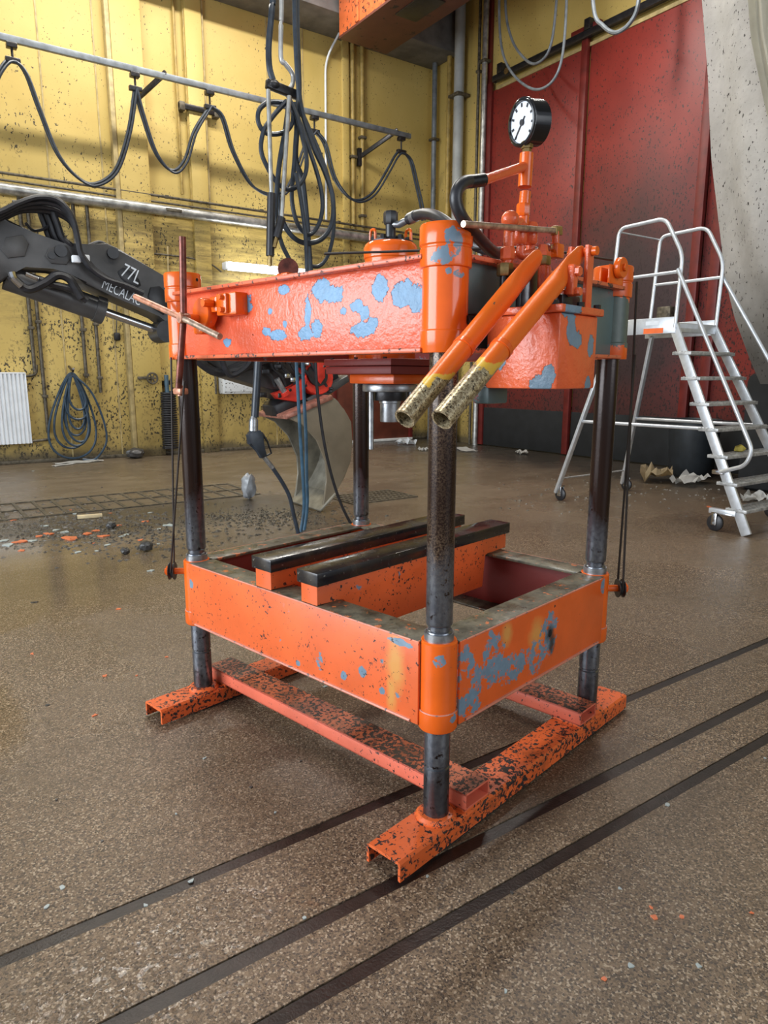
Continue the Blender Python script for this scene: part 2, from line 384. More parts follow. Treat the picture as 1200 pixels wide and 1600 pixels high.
def tarp_mat():
    t = NT('dirty_tarp'); X, Y, Z = t.xyz()
    col = t.mix(t.ramp(t.noise(2.2, 6, .7), .35, .68), (.56, .55, .52), (.70, .69, .66))
    low_shade = t.ramp(t.math('ADD', Z, t.math('MULTIPLY', t.math('SUBTRACT', t.noise(1.8, 4), .5), 1.0)), 2.9, 1.5)
    col = t.mix(t.math('MULTIPLY', low_shade, .85), col, (.06, .055, .05))  # shadow on the lower tarp, painted into its colour
    sp = t.ramp(t.noise(26, 3, .6, vec=t.pos((1, 1.3, .7))), .635, .66); col = t.mix(sp, col, (.05, .045, .04))
    return t.out(col, .6, 0, t.bump(t.noise(14, 5), .25, .02))
m['tarp'] = tarp_mat()
m['curtain'] = simple('cream_curtain', (.52, .50, .42), .6, 0, .12, 3)
m['galv'] = simple('galvanised_pipe', (.42, .42, .40), .32, .7, .45, 9, .1)
m['greypipe'] = simple('grey_pipe', (.17, .19, .21), .42, .3, .3, 8)
m['olivepipe'] = simple('painted_pipe', (.36, .25, .07), .5, 0, .35, 8)
m['dirtypipe'] = simple('dirty_pipe', (.10, .085, .06), .5, .3, .6, 18)
m['tan_pipe'] = simple('tan_pipe', (.40, .31, .14), .5, 0, .3, 8)
m['alu'] = simple('aluminium', (.66, .69, .72), .32, .55, .12, 14)
m['alu_worn'] = simple('worn_aluminium', (.42, .42, .41), .45, .4, .4, 24)
m['white'] = simple('white_enamel', (.76, .79, .82), .35, 0, .06, 6)
m['sticker'] = simple('orange_sticker', (.80, .15, .03), .5, 0, .1)
m['label_white'] = simple('white_label', (.70, .74, .78), .5, 0, .1)
m['arm'] = simple('charcoal_paint', (.055, .053, .052), .38, 0, .3, 6, .08)
m['hydred'] = simple('bright_red_paint', (.60, .035, .02), .3, 0, .25, 12)
m['black_paint'] = simple('black_machine_paint', (.017, .017, .019), .34, .1, .4, 14)
m['bucket'] = paint('bucket_worn_steel', base=(.20, .165, .115), chip=.18, chipscale=30, dark=(.07, .035, .02), rough=.35, wrinkle=.2)
m['bucket_in'] = simple('bucket_inside_steel', (.27, .25, .20), .3, .3, .4, 6)
m['bucket_lip'] = simple('bucket_lip', (.33, .14, .10), .4, .2, .5, 20)
m['paper'] = simple('pale_paper', (.62, .62, .60), .7, 0, .1)
m['card'] = simple('cardboard', (.42, .33, .20), .7, 0, .2, 8)
m['wood'] = simple('pale_wood', (.55, .44, .26), .6, 0, .2, 10)
m['flake_o'] = simple('orange_flake', (.62, .16, .06), .4, 0, .2, 5)
m['flake_g'] = simple('pale_flake', (.36, .41, .40), .4, 0, .2, 5)
m['stone'] = simple('dark_stone', (.05, .048, .046), .35, 0, .4, 14, .2)
m['grit'] = simple('wet_grit', (.075, .068, .056), .4, 0, .6, 30)
m['oldorange'] = paint('chipped_orange_casing', base=(.58, .13, .04), chip=.40, chipscale=12, primer=(.12, .12, .11), prim=.06, rough=.4)
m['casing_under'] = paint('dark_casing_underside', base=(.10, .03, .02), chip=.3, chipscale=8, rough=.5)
def lamp_mat():
    t = NT('lamp_glow'); t.n.remove(t.b)
    e = t.n.new('ShaderNodeEmission'); e.inputs[0].default_value = (.95, .98, 1, 1); e.inputs[1].default_value = 9
    t.t.links.new(e.outputs[0], t.n['Material Output'].inputs[0]); return t.m
m['lamp'] = lamp_mat()
def floor_mat():
    t = NT('wet_aggregate_floor'); X, Y, Z = t.xyz()
    st = t.vor(190, out='Color'); sep = t.n.new('ShaderNodeSeparateColor'); t.t.links.new(st, sep.inputs[0]); rv = sep.outputs[0]
    col = t.mix(t.ramp(rv, .0, 1.0), (.040, .026, .016), (.235, .160, .098))
    col = t.mix(t.ramp(sep.outputs[1], .86, .88), col, (.40, .31, .215))
    col = t.mix(t.ramp(sep.outputs[2], .86, .88), col, (.018, .014, .012))
    mott = t.noise(1.1, 5, .6); col = t.mix(t.ramp(mott, .35, .7, 0, .55), col, (.085, .060, .036))
    fine = t.noise(330, 2); col = t.mix(t.ramp(fine, .35, .7, .0, .35), col, (.24, .18, .12))
    # silt away in the far bays
    far = t.ramp(t.math('ADD', Y, t.math('MULTIPLY', t.math('SUBTRACT', t.noise(.9, 4), .5), 2.5)), 4.0, 7.5)
    silt = t.mix(t.ramp(t.noise(2.2, 5, .65, vec=t.pos((1, 1.8, 1))), .3, .7), (.10, .075, .048), (.19, .15, .105))
    col = t.mix(t.math('MULTIPLY', far, .8), col, silt)
    sludge = t.dist((2.3, 7.2, 0), (1/2.6, 1/.75, 1)); sl = t.ramp(t.math('ADD', sludge, t.math('MULTIPLY', t.math('SUBTRACT', t.noise(3, 5, .7), .5), 1.2)), 1.05, .6)
    col = t.mix(t.math('MULTIPLY', sl, .8), col, (.045, .038, .03))
    rw = t.ramp(t.math('ADD', X, t.math('MULTIPLY', t.math('SUBTRACT', t.noise(2, 4), .5), 1.4)), 7.4, 8.9); col = t.mix(t.math('MULTIPLY', rw, .8), col, (.022, .02, .018))
    wet = t.ramp(t.noise(.75, 4, .55), .40, .62)
    pud = t.dist((.35, 5.6, 0), (1/1.3, 1/1.5, 1)); pd = t.ramp(t.math('ADD', pud, t.math('MULTIPLY', t.math('SUBTRACT', t.noise(2, 4), .5), .8)), 1.05, .75)
    wet = t.math('MAXIMUM', wet, pd)
    p2 = t.dist((.42, 1.52, 0), (1/.62, 1/.20, 1)); f2 = t.ramp(t.math('ADD', p2, t.math('MULTIPLY', t.math('SUBTRACT', t.noise(7, 5, .65), .5), 1.3)), 1.15, .7)
    p3 = t.dist((.02, 3.3, 0), (1/.30, 1/.65, 1)); f3 = t.ramp(t.math('ADD', p3, t.math('MULTIPLY', t.math('SUBTRACT', t.noise(5, 5, .65), .5), .8)), 1.1, .8)
    f2 = t.math('MULTIPLY', f2, t.ramp(t.noise(34, 5, .7), .50, .56))
    film = t.math('MAXIMUM', f2, f3); wet = t.math('MAXIMUM', wet, film)
    rough = t.math('SUBTRACT', t.ramp(wet, 0, 1, .34, .15), t.math('MULTIPLY', film, .07)); rough = t.math('SUBTRACT', rough, t.math('MULTIPLY', pd, .12)); rough = t.math('ADD', rough, t.math('MULTIPLY', t.math('SUBTRACT', fine, .5), .12))
    h = t.math('ADD', t.math('MULTIPLY', rv, .4), t.math('MULTIPLY', t.noise(240, 3), .6))
    fade = t.math('SUBTRACT', 1.0, t.math('MULTIPLY', pd, .92)); h = t.math('MULTIPLY', h, t.math('MULTIPLY', fade, t.math('SUBTRACT', 1.0, t.math('MULTIPLY', film, .9))))
    h = t.math('ADD', h, t.math('MULTIPLY', t.math('MULTIPLY', t.noise(60, 4, .7), film), .30))
    return t.out(col, rough, 0, t.bump(h, .7, .004))
m['floor'] = floor_mat()
m['rail'] = simple('rusty_floor_rail', (.017, .011, .009), .36, .05, .5, 22, .35)

# ================================================================== THE ROOM
FX0, FX1, FY0, FY1 = -7.0, 10.3, -7.0, 13.0
GROOVES = [(1.214, 1.260), (1.412, 1.462), (1.757, 1.803)]
f = MB(); ys = [FY0]; 
def quad(mb, pts): mb.bm.faces.new([mb.bm.verts.new(p) for p in pts])
y = FY0
for a, b in GROOVES:
    quad(f, [(FX0, y, 0), (FX1, y, 0), (FX1, a, 0), (FX0, a, 0)])
    quad(f, [(FX0, a, 0), (FX1, a, 0), (FX1, a, -.02), (FX0, a, -.02)])
    quad(f, [(FX0, a, -.02), (FX1, a, -.02), (FX1, b, -.02), (FX0, b, -.02)])
    quad(f, [(FX0, b, -.02), (FX1, b, -.02), (FX1, b, 0), (FX0, b, 0)])
    y = b
quad(f, [(FX0, y, 0), (FX1, y, 0), (FX1, FY1, 0), (FX0, FY1, 0)])
floor = structure(f.build('floor', m['floor'], smooth=False))
for k, (a, b) in enumerate(GROOVES):
    structure(MB().bb(FX0, FX1, a+.003, b-.003, -.02, -.003).build('trim_%d' % (k+1), m['rail'], smooth=False))
wall_back = structure(MB().bb(FX0, WX+.3, WY, WY+.3, 0, 9.0).build('wall_back', m['yellow'], smooth=False))
wall_right = structure(MB().bb(WX+.06, WX+.36, -7, WY, 0, 9.0).build('wall_right', m['yellow'], smooth=False))
structure(MB().bb(FX0, WX+.3, -7, WY+.3, 9.0, 9.2).build('ceiling', m['concrete'], smooth=False))
structure(MB().bb(FX0, WX+.05, 12.0, WY-.002, 7.88, 8.98, .02).build('trim_4', m['concrete']))
structure(MB().bb(FX0, WX+.05, 12.84, WY-.003, 0, .06, .01).build('baseboard_back', m['dirtypipe']))
# pilasters of the yellow wall, with pale corner strips
for k, (xa, xb, d, zb) in enumerate(((3.52, 4.02, .14, 0), (4.78, 5.08, .10, 0), (7.95, 8.1, .08, 3.05))):
    structure(MB().bb(xa, xb, WY-d, WY-.001, zb, 7.88, .012).build('trim_%d' % (5+k), m['yellow']))
structure(MB().bb(3.44, 3.515, WY-.15, WY-.002, .02, 7.88, .01).build('trim_8', m['tan_pipe']))
for xs in (1.25, 2.45, 3.28, 6.35, 7.1):
    MB().bb(xs-.012, xs+.012, WY-.012, WY+.01, 0, 7.88).build('panel_joint', m['tan_pipe'], wall_back)

# sliding doors on the right wall
def sliding_door(n, y0, y1, xoff, zt):
    d = MB().bb(WX-xoff, WX-xoff+.06, y0, y1, .78, zt, .006).build('door_%d' % n, m['red'])
    structure(d)
    MB().bb(WX-xoff-.015, WX-xoff+.05, y0, y1, .02, .80, .01).build('skirt', m['black_skirt'], d)
    return d
d1 = sliding_door(1, 8.62, 10.99, .02, 6.86)
MB().bb(WX-.08, WX-.02, 10.88, 11.0, .02, 7.0, .008).build('door_edge', m['red_trim'], d1)
MB().bb(WX-.10, WX-.02, 8.57, 8.70, .02, 7.15, .008).build('door_post', m['red_trim'], d1)
MB().bb(WX-.09, WX-.01, 8.35, 8.95, 7.08, 7.16, .008).build('door_hanger', m['red_trim'], d1)
d2 = sliding_door(2, 6.28, 8.56, .02, 6.86)
MB().bb(WX-.09, WX-.01, 6.26, 6.40, .02, 6.86, .008).build('door_edge', m['red_trim'], d2)
MB().bb(WX-.16, WX-.02, 6.62, 6.86, 2.2, 2.52, .02).build('latch', m['dirtypipe'], d2)
d4 = structure(MB().bb(7.62, 9.72, WY-.10, WY-.004, .05, 3.0, .008).build('door_4', simple('rust_red_door', (.115, .026, .012), .55, 0, .35, 3)))
for q in (7.66, 9.68): MB().bb(q-.05, q+.05, WY-.13, WY-.095, 0.02, 3.0, .006).build('door_frame', m['red_trim'], d4)
MB().bb(7.62, 9.72, WY-.14, WY-.095, .005, .06, .004).build('sill', m['paper'], d4)
d3 = sliding_door(3, 2.6, 6.27, -.02, 6.86)
MB().bb(WX-.05, WX+.03, 5.95, 6.1, .02, 6.86, .008).build('door_edge', m['red_trim'], d3)
MB().bb(WX-.02, WX+.05, 11.0, 11.12, 0.02, 8.9, .008).build('frame_post', m['red_trim'], wall_right)

t = thing('door_track', 'black steel sliding door track above the red doors', 'rail', (WX-.1, 10.75, 7.0))
MB().bb(-.05, .05, -7.5, 0.05, -.05, .06, .008).build('track', m['black_paint'], t)
MB().bb(.06, .10, -7.5, 0.02, -.16, -.10, .004).build('lower_rail', m['tan_pipe'], t)
for yy in (-.15, -2.2, -4.4): MB().bb(-.07, .14, yy-.06, yy+.06, .05, .22, .008).build('bracket', m['dark_steel'], t)
MB().cyl((-.06, -.35, .02), (-.075, -.35, .02), .055).build('roller', m['brass'], t)

# ------------------------------------------------ pipes in the far corner and along the yellow wall
def wall_pipe(pts, r, mt, label, name='wall_pipe', group=None, clips=(), cmat='dirtypipe', n=10):
    pts = [Vector(p) for p in pts]; base = pts[0].copy()
    t = thing(name, label, 'pipe', base, 0, group)
    MB().tube([p-base for p in fillet(pts, .25)] if len(pts) > 2 else [p-base for p in pts], r, n).build('pipe', mt, t)
    for c in clips:
        c = Vector(c)-base; MB().box(c, (r*3.0, r*3.0, .05), .005).build('clamp', m[cmat], t)
    return t
def vert(px, py, wall, off, r, z0, z1, mt, label, clipz=(), name='wall_pipe'):
    if wall == 'X': p = onX(px, py, WX); x, yv = WX-off, p.y
    else: p = onY(px, py, WY); x, yv = p.x, WY-off
    return wall_pipe([(x, yv, z0), (x, yv, z1)], r, mt, label, name, None, [(x, yv, z) for z in clipz])
vert(684, 200, 'X', .10, .055, 0, 8.9, m['greypipe'], 'slim grey pipe nearest the inner corner of the walls', (6.4, 2.6))
vert(706, 110, 'X', .06, .05, 0, 8.9, m['olivepipe'], 'yellow painted pipe just right of the slim grey corner pipe')
vert(718, 80, 'X', .06, .045, 0, 8.9, m['olivepipe'], 'yellow painted pipe hard against the thick pale grey pipe')
vert(727, 70, 'X', .14, .105, 0, 8.9, simple('pale_grey_pipe', (.34, .35, .34), .5, 0, .2, 3), 'thick pale grey pipe standing in the corner', (7.0, 3.4))
vert(754, 70, 'X', .08, .03, 0, 8.9, m['dirtypipe'], 'thin dark pipe between the thick pale pipe and the shiny one', (7.3, 5.4))
vert(766, 60, 'X', .12, .055, 0, 8.9, m['galv'], 'shiny galvanised pipe beside the red door frame', (7.4, 5.3))
z = 4.25; yb = WY-.22
wall_pipe([(-3, yb, z), (8.75, yb, z)], .088, m['galv'], 'large shiny metal pipe running level along the yellow wall', clips=[(4.35, yb, z), (6.7, yb, z), (1.0, yb, z)])
wall_pipe([(-3, WY-.12, 4.50), (3.6, WY-.12, 4.50), (10.1, WY-.12, 4.48)], .022, m['dirtypipe'], 'upper of two thin dark pipes just above the large shiny pipe', clips=[(3.1, WY-.12, 4.5), (4.3, WY-.12, 4.5), (6.1, WY-.12, 4.5), (7.8, WY-.12, 4.5)])
wall_pipe([(-3, WY-.10, 4.41), (10.1, WY-.10, 4.39)], .018, m['dirtypipe'], 'lower of two thin dark pipes just above the large shiny pipe')
for px, zb, lab in ((269, 4.6, 'first thin conduit left of the festoon bracket on the yellow wall'), (284, 4.3, 'second thin conduit from the left in the ceiling cluster'),
                    (300, 4.5, 'third thin conduit from the left in the ceiling cluster'), (313, 4.4, 'rightmost thin conduit of the ceiling cluster')):
    vert(px, 20, 'Y', .05, .022, zb, 7.88, m['tan_pipe'] if px > 290 else m['olivepipe'], lab)
t = thing('conduit_bracket', 'dark bracket crossing the thin conduits on the yellow wall', 'bracket', (5.0, WY-.12, 6.02))
MB().bb(-.40, .34, -.03, .03, -.04, .05, .008).build('bar', m['dark_steel'], t)
for q in (-.35, .28): MB().bb(q-.05, q+.05, -.04, .118, -.07, .07, .01).build('clamp', m['dirtypipe'], t)
wall_pipe([(7.55, WY-.05, 4.5), (7.58, WY-.05, 7.45), (7.72, WY-.35, 7.84)], .022, m['label_white'], 'thin white conduit hooking over at the top of the yellow wall')
vert(548, 70, 'Y', .06, .045, 4.3, 7.88, m['olivepipe'], 'left one of two yellow pipes dropping beside the orange casing', (5.8,))
vert(563, 78, 'Y', .06, .045, 4.3, 7.88, m['olivepipe'], 'right one of two yellow pipes dropping beside the orange casing', (6.2, 4.7))
vert(46, 500, 'Y', .06, .03, 1.5, 4.2, m['dirtypipe'], 'short dirty heating pipe above the white radiator', (2.2,))
vert(60, 520, 'Y', .06, .03, .5, 4.2, m['dirtypipe'], 'long dirty heating pipe just right of the white radiator', (2.3, 1.1))
vert(128, 520, 'Y', .07, .03, 1.4, 4.2, m['dirtypipe'], 'left dirty pipe ending above the hanging hose coil', (2.2, 1.45))
vert(149, 520, 'Y', .07, .03, 1.15, 4.2, m['dirtypipe'], 'right dirty pipe ending above the hanging hose coil', (2.3, 1.4))
wall_pipe([onY(20, 590, WY-.06), onY(57, 586, WY-.06), onY(57, 570, WY-.06)], .022, m['dirtypipe'], 'short bent feed pipe into the radiator top')
wall_pipe([onY(47, 690, WY-.06), onY(80, 686, WY-.06)], .022, m['dirtypipe'], 'short return pipe at the radiator foot')
wall_pipe([onY(183, 400, WY-.05), onY(182, 520, WY-.05)], .012, m['dirtypipe'], 'thin wire dropping to a plug on the yellow wall')
wall_pipe([onY(262, 385, WY-.05), onY(264, 470, WY-.05)], .02, m['tan_pipe'], 'thin conduit behind the left end of the press')
wall_pipe([onY(x_, y_, WY-.06) for x_, y_ in ((195, 395), (240, 396), (300, 403), (330, 412), (346, 425))], .016, m['dirtypipe'], 'thin dark cable sagging towards the wall lamp', 'wall_cable')

# festoon rail with trolleys and looping cable
YF = WY-.75
pl, prt = onY(-60, 40, YF), onY(641, 215, YF)
zr = onY(320, 135, YF).z
t = thing('festoon_rail', 'grey cable trolley rail high along the yellow wall', 'rail', (0, YF, zr))
MB().bb(-3, prt.x, -.035, .035, -.045, .045, .006).build('track', m['greypipe'], t)
for px in (235, 605):
    x = onY(px, 120, YF).x
    MB().beam((x+.25, -.02, .06), (x-.18, .70, -.34), .05, .08, .008).build('bracket_arm', m['dark_steel'], t)
    MB().bb(x-.24, x-.12, .66, .745, -.52, -.18, .008).build('bracket_plate', m['dark_steel'], t)
for px, y0, y1 in ((17, 62, 92), (210, 112, 137), (327, 140, 166), (491, 182, 204), (627, 216, 236)):
    a = onY(px, y0, YF); b = onY(px, y1, YF)
    tr = MB(); tr.bb(a.x-.07, a.x+.07, -.06, .06, -.12, -.05, .01); tr.build('trolley', m['dark_steel'], t)
    h = MB(); h.cyl((a.x, 0, -.1), (a.x, 0, b.z-zr), .018, 8); h.bb(a.x-.10, a.x+.10, -.04, .04, b.z-zr-.05, b.z-zr+.02, .01); h.build('hanger', m['dark_steel'], t)
LOOPS = [[(-70, 240), (-20, 150), (0, 108), (17, 93), (38, 112), (60, 170), (88, 238), (120, 276), (148, 287), (180, 265), (200, 205), (210, 139)],
         [(210, 139), (222, 182), (242, 238), (268, 266), (288, 250), (303, 205), (327, 167)],
         [(327, 167), (345, 182), (362, 235), (390, 286), (420, 303), (445, 297), (463, 262), (478, 222), (491, 205)],
         [(491, 205), (506, 225), (520, 275), (540, 304), (560, 313), (583, 300), (605, 265), (618, 242), (627, 237), (640, 250), (650, 290), (657, 322), (660, 345)]]
labs = ['leftmost dark cable loop hanging from the festoon rail', 'narrow cable loop between the second and third festoon hangers', 'wide cable loop passing behind the hanging hoses', 'rightmost cable loop hanging by the shaded corner']
for L, lab in zip(LOOPS, labs):
    pts = [onY(x, y, YF) for x, y in L]
    b = MB(); sp = spline(pts, 7); b.tube(sp, .026, 8)
    n = len(sp); b.tube([p+Vector((.03, -.05, -.045*math.sin(math.pi*i/(n-1)))) for i, p in enumerate(sp)], .02, 8)
    tag(b.build('festoon_cable', m['hose']), lab, 'cable', 'looping cables of the festoon rail')

# radiator
t = thing('radiator', 'white ribbed panel radiator low on the yellow wall', 'radiator', (1.1, WY, .34))
b = MB(); poly = []; x = -.75
while x < .69:
    poly += [(x, -.13, 0), (x+.016, -.16, 0), (x+.036, -.16, 0), (x+.048, -.13, 0)]; x += .06
poly += [(.70, -.13, 0), (.70, -.06, 0), (-.75, -.06, 0)]
b.prism(poly, (0, 0, 1.13)); b.build('panel', m['white'], t, ang=20)
MB().bb(-.76, .71, -.16, -.03, 1.125, 1.15, .004).build('top_grille', m['white'], t)
MB().bb(.70, .715, -.155, -.03, .0, 1.14, .003).build('side_cover', m['white'], t)
for x in (-.5, .5): MB().bb(x-.03, x+.03, -.065, 0, .2, 1.0, .004).build('bracket', m['white'], t)

# white cabinet behind the arm
t = thing('wall_cabinet', 'mud-speckled white cabinet on the yellow wall behind the press', 'cabinet', (5.75, WY, 1.1))
sp_ = NT('speckled_enamel'); c_ = sp_.mix(specks(sp_, 22, .60), (.66, .68, .68), (.06, .05, .04)); sp_.out(c_, .4)
MB().bb(-.62, .62, -.25, -.001, 0, .75, .02).build('body', sp_.m, t)
MB().bb(-.58, .58, -.275, -.25, .04, .71, .01).build('door', sp_.m, t)
MB().cyl((-.70, -.08, 0), (-.70, -.08, .9), .03, 10).build('side_pipe', m['dirtypipe'], t)

# fluorescent batten on the wall
la, lb = onY(352, 415, WY-.3), onY(470, 428, WY-.3)
t = thing('fluorescent_lamp', 'glowing white fluorescent tube on the yellow wall behind the press', 'lamp', (la.x, WY-.3, la.z))
Lx = lb.x-la.x+.25
MB().cyl((.05, 0, 0), (Lx-.05, 0, 0), .075, 14).build('tube', m['lamp'], t)
MB().bb(0, Lx, .08, .16, -.05, .07, .01).build('housing', m['white'], t)
for x in (.1, Lx-.1): MB().bb(x-.03, x+.03, .15, .298, -.03, .05, .005).build('bracket', m['dark_steel'], t)
for x in (.03, Lx-.03): MB().bb(x-.03, x+.03, -.04, .10, -.07, .07, .01).build('tube_holder', m['white'], t)

# valve, plug, coiled air hose on the wall
c = onY(236, 591, WY-.16)
t = thing('wall_valve', 'small dirty valve wheel on the yellow pilaster', 'valve', (c.x, WY-.14, c.z))
MB().torus((0, -.10, 0), (0, 1, 0), .09, .018, 20, 6).build('wheel', m['dirtypipe'], t)
b = MB(); b.cyl((0, 0, 0), (0, -.12, 0), .03, 10)
for a in range(3): b.beam((-.09*math.cos(a*1.047), -.10, -.09*math.sin(a*1.047)), (.09*math.cos(a*1.047), -.10, .09*math.sin(a*1.047)), .02, .02)
b.build('stem', m['dirtypipe'], t)
MB().bb(-.24, -.02, -.06, -.01, -.02, .03, .008).build('branch', m['dirtypipe'], t)
c = onY(183, 526, WY-.06)
tag(MB().box((c.x, WY-.05, c.z), (.11, .09, .14), .03).build('wall_plug', m['black_paint']), 'small black plug hanging on the yellow wall above the hose coil', 'plug')
pts = []; top = onY(262, 612, WY-.14); bot = onY(266, 706, WY-.14)
for i in range(26*10):
    u = i/259; a = u*26*2*math.pi; p = top.lerp(bot, u); pts.append((p.x+.13*math.cos(a), WY-.17+.09*math.sin(a), max(p.z, .14)))
t = thing('spiral_hose', 'black spiral air hose hanging down beside the pilaster', 'hose', (top.x, WY-.17, top.z))
MB().tube([Vector(p)-Vector((top.x, WY-.17, top.z)) for p in pts], .018, 6).build('spiral', m['rubber'], t)
MB().cyl((-.02, .0, -.02), (-.02, 0, .30), .04, 10).build('end_fitting', simple('blue_fitting', (.05, .10, .14)), t)
MB().bb(-.06, .06, .03, .17, .12, .20, .01).build('hook', m['dark_steel'], t)

# coil of washing hose on a hook
hk = onY(112, 582, WY-.2)
t = thing('hose_coil', 'coil of dark blue hose hung on a wall hook, touching the floor', 'hose', (hk.x, WY-.2, hk.z))
random.seed(3)
coils = [(62, 716, 165, .0), (74, 700, 148, .01), (96, 680, 142, .02), (100, 690, 150, .03), (104, 670, 138, .04), (98, 655, 145, .05), (90, 696, 147, .06), (106, 640, 140, .07)]
def wp(x, y, o): q = onY(x, y, WY-.2); return Vector((q.x, WY-.2-o, max(q.z, .035)))-Vector((hk.x, WY-.2, hk.z))
for (xl, yb_, xr, o) in coils:
    P = []; cxp = (xl+xr)/2; wpx = (xr-xl)/2
    for q in range(20):
        a = 2*math.pi*q/20; dn = (1-math.cos(a))/2; ww = wpx*(.62+.42*dn)
        P.append(wp(112+(cxp-112)*dn+ww*math.sin(a)*(.55+.45*dn), 583+o*60+(yb_-583-o*60)*dn, o))
    sp_c = spline(P, 4, closed=True)
    MB().tube(sp_c+[sp_c[0]], .019, 7).build('hose_turn', m['hose_coil'], t)
MB().tube([(0, .18, .1), (0, -.1, .02), (0, -.16, .06)], .02, 8).build('hook', m['dark_steel'], t)
MB().tube(spline([wp(114, 586, .05), wp(136, 606, .08), wp(150, 630, .08), wp(162, 664, .08), wp(164, 692, .08), wp(148, 716, .08), wp(128, 718, .06)], 6), .018, 7).build('loose_end', m['hose_coil'], t)

# orange casing under the ceiling
Yc = 11.9; A = onY(530, 58, Yc); B = onY(604, 82, Yc)
t = thing('overhead_casing', 'big chipped orange steel casing hung under the ceiling', 'casing', (A.x, Yc, A.z))
W_ = B.x-A.x; Lc = 4.4
MB().bb(0, .05, -Lc, 0, 0, 1.45, .01).build('side_panel', m['oldorange'], t)
MB().bb(W_-.05, W_, -Lc, 0, 0, 1.45, .01).build('side_panel', m['oldorange'], t)
MB().bb(.05, W_-.05, -.05, 0, 0, 1.45, .01).build('end_panel', m['oldorange'], t)
MB().bb(-.006, W_+.006, -Lc, .006, -.03, .012, .004).build('bottom_panel', m['casing_under'], t)
MB().bb(.3, W_-.3, -2.1, -1.3, -.05, -.025, .01).build('hatch', m['black_paint'], t)
for q in (-.62, -1.5, -2.4, -3.3): MB().bb(-.025, .0, q-.05, q+.05, 0.02, 1.45, .006).build('rib', m['oldorange'], t)
for q in (-.5, -3.6): MB().bb(.2, W_-.2, q-.05, q+.05, 1.4, 9.0-A.z+.01, .01).build('hanger', m['dark_steel'], t)

# looped cables hanging near the red doors
def hang_loop(P, X_, label, r=.022):
    pts = [onX(x, y, X_) for x, y in P]
    tag(MB().tube(spline(pts, 8), r, 8).build('hanging_cable', m['greypipe']), label, 'cable', 'cable loops before the red doors')
hang_loop([(784, -90), (780, 10), (785, 80), (805, 120), (838, 140), (868, 120), (882, 60), (888, -90)], 9.2, 'larger grey cable loop hanging before the left red door')
hang_loop([(794, -90), (790, 10), (800, 62), (820, 92), (838, 99), (858, 78), (868, 20), (874, -90)], 9.3, 'smaller grey cable loop nested within the larger one')
hang_loop([(922, -90), (928, 15), (942, 40), (962, 51), (985, 35), (998, 0), (1002, -90)], 9.2, 'grey cable loop hanging high before the right red door', .03)

# tarpaulin hanging at the right
def sheet(name, mt, label, cat, cols, rows, fn, th=.03):
    b = MB(); V = [[b.bm.verts.new(fn(i/(cols-1), j/(rows-1))) for j in range(rows)] for i in range(cols)]
    for i in range(cols-1):
        for j in range(rows-1): b.bm.faces.new((V[i][j], V[i+1][j], V[i+1][j+1], V[i][j+1]))
    bmesh.ops.solidify(b.bm, geom=b.bm.faces[:], thickness=th)
    return tag(b.build(name, mt), label, cat)
EDGE = [(1088, -120), (1096, 0), (1105, 120), (1110, 250), (1118, 340), (1130, 430), (1146, 500), (1168, 560), (1185, 600)]
EDP = [onX(x, y, 8.5) for x, y in EDGE]
def edge_at(v):
    q = v*(len(EDP)-1); i = min(int(q), len(EDP)-2); return EDP[i].lerp(EDP[i+1], q-i)
def tarp_fn(u, v):
    e = edge_at(v)
    y = e.y - u*(1.75+.5*v); x = 8.5 + .06*math.sin(u*7+v*2.2) + .02*math.sin(u*23-v*3) - .45*math.sin(math.pi*min(1, v*1.02))*math.sin(math.pi*min(u*1.4, 1))*.6
    return (x+.05*mnoise.noise(Vector((u*4, v*5, 1))), y, e.z)
sheet('hanging_tarp', m['tarp'], 'large dirty grey tarpaulin hanging at the right, behind the ladder', 'tarp', 46, 60, tarp_fn)
CED = [onX(x, y, 8.0) for x, y in ((1158, -120), (1168, 0), (1172, 60), (1182, 110), (1194, 170), (1212, 240), (1232, 350), (1250, 480), (1262, 560))]
def cur_fn(u, v):
    q = v*(len(CED)-1); i = min(int(q), len(CED)-2); e = CED[i].lerp(CED[i+1], q-i)
    return (8.0+.06*math.sin(u*40+v)+.03*math.sin(u*17), e.y-u*1.3, e.z)
sheet('folded_curtain', m['curtain'], 'folded cream plastic curtain in the upper right corner', 'curtain', 60, 24, cur_fn)
# dark heap the tarp ends on
b = MB(); b.box((9.35, 3.9, .75), (.9, 1.7, 1.5), .12); tag(b.build('covered_crate', m['black_skirt']), 'dark crate under the hanging tarp behind the ladder', 'crate')
t = thing('waste_bin', 'dark plastic waste bin behind the ladder by the red doors', 'bin', (9.55, 5.75, 0))
MB().lathe([(.27, 0), (.30, .05), (.36, .80), (.36, .82), (.33, .82), (.27, .08)], n=24).build('body', simple('bin_plastic', (.014, .018, .022), .5), t)
MB().torus((0, 0, .82), (0, 0, 1), .355, .02, 24, 6).build('rim', simple('bin_rim', (.02, .025, .03), .5), t)

# ================================================================== THE HYDRAULIC PRESS
press = thing('hydraulic_press', 'orange four-column workshop hydraulic press with two pump levers', 'press', PR, PA)
CX, CY = 1.0035, 1.3455
COLS = [(0, 0), (0, CY), (CX, 0), (CX, CY)]
def P_(b, name, mt, parent=press, **k): return b.build(name, mt, parent, **k)
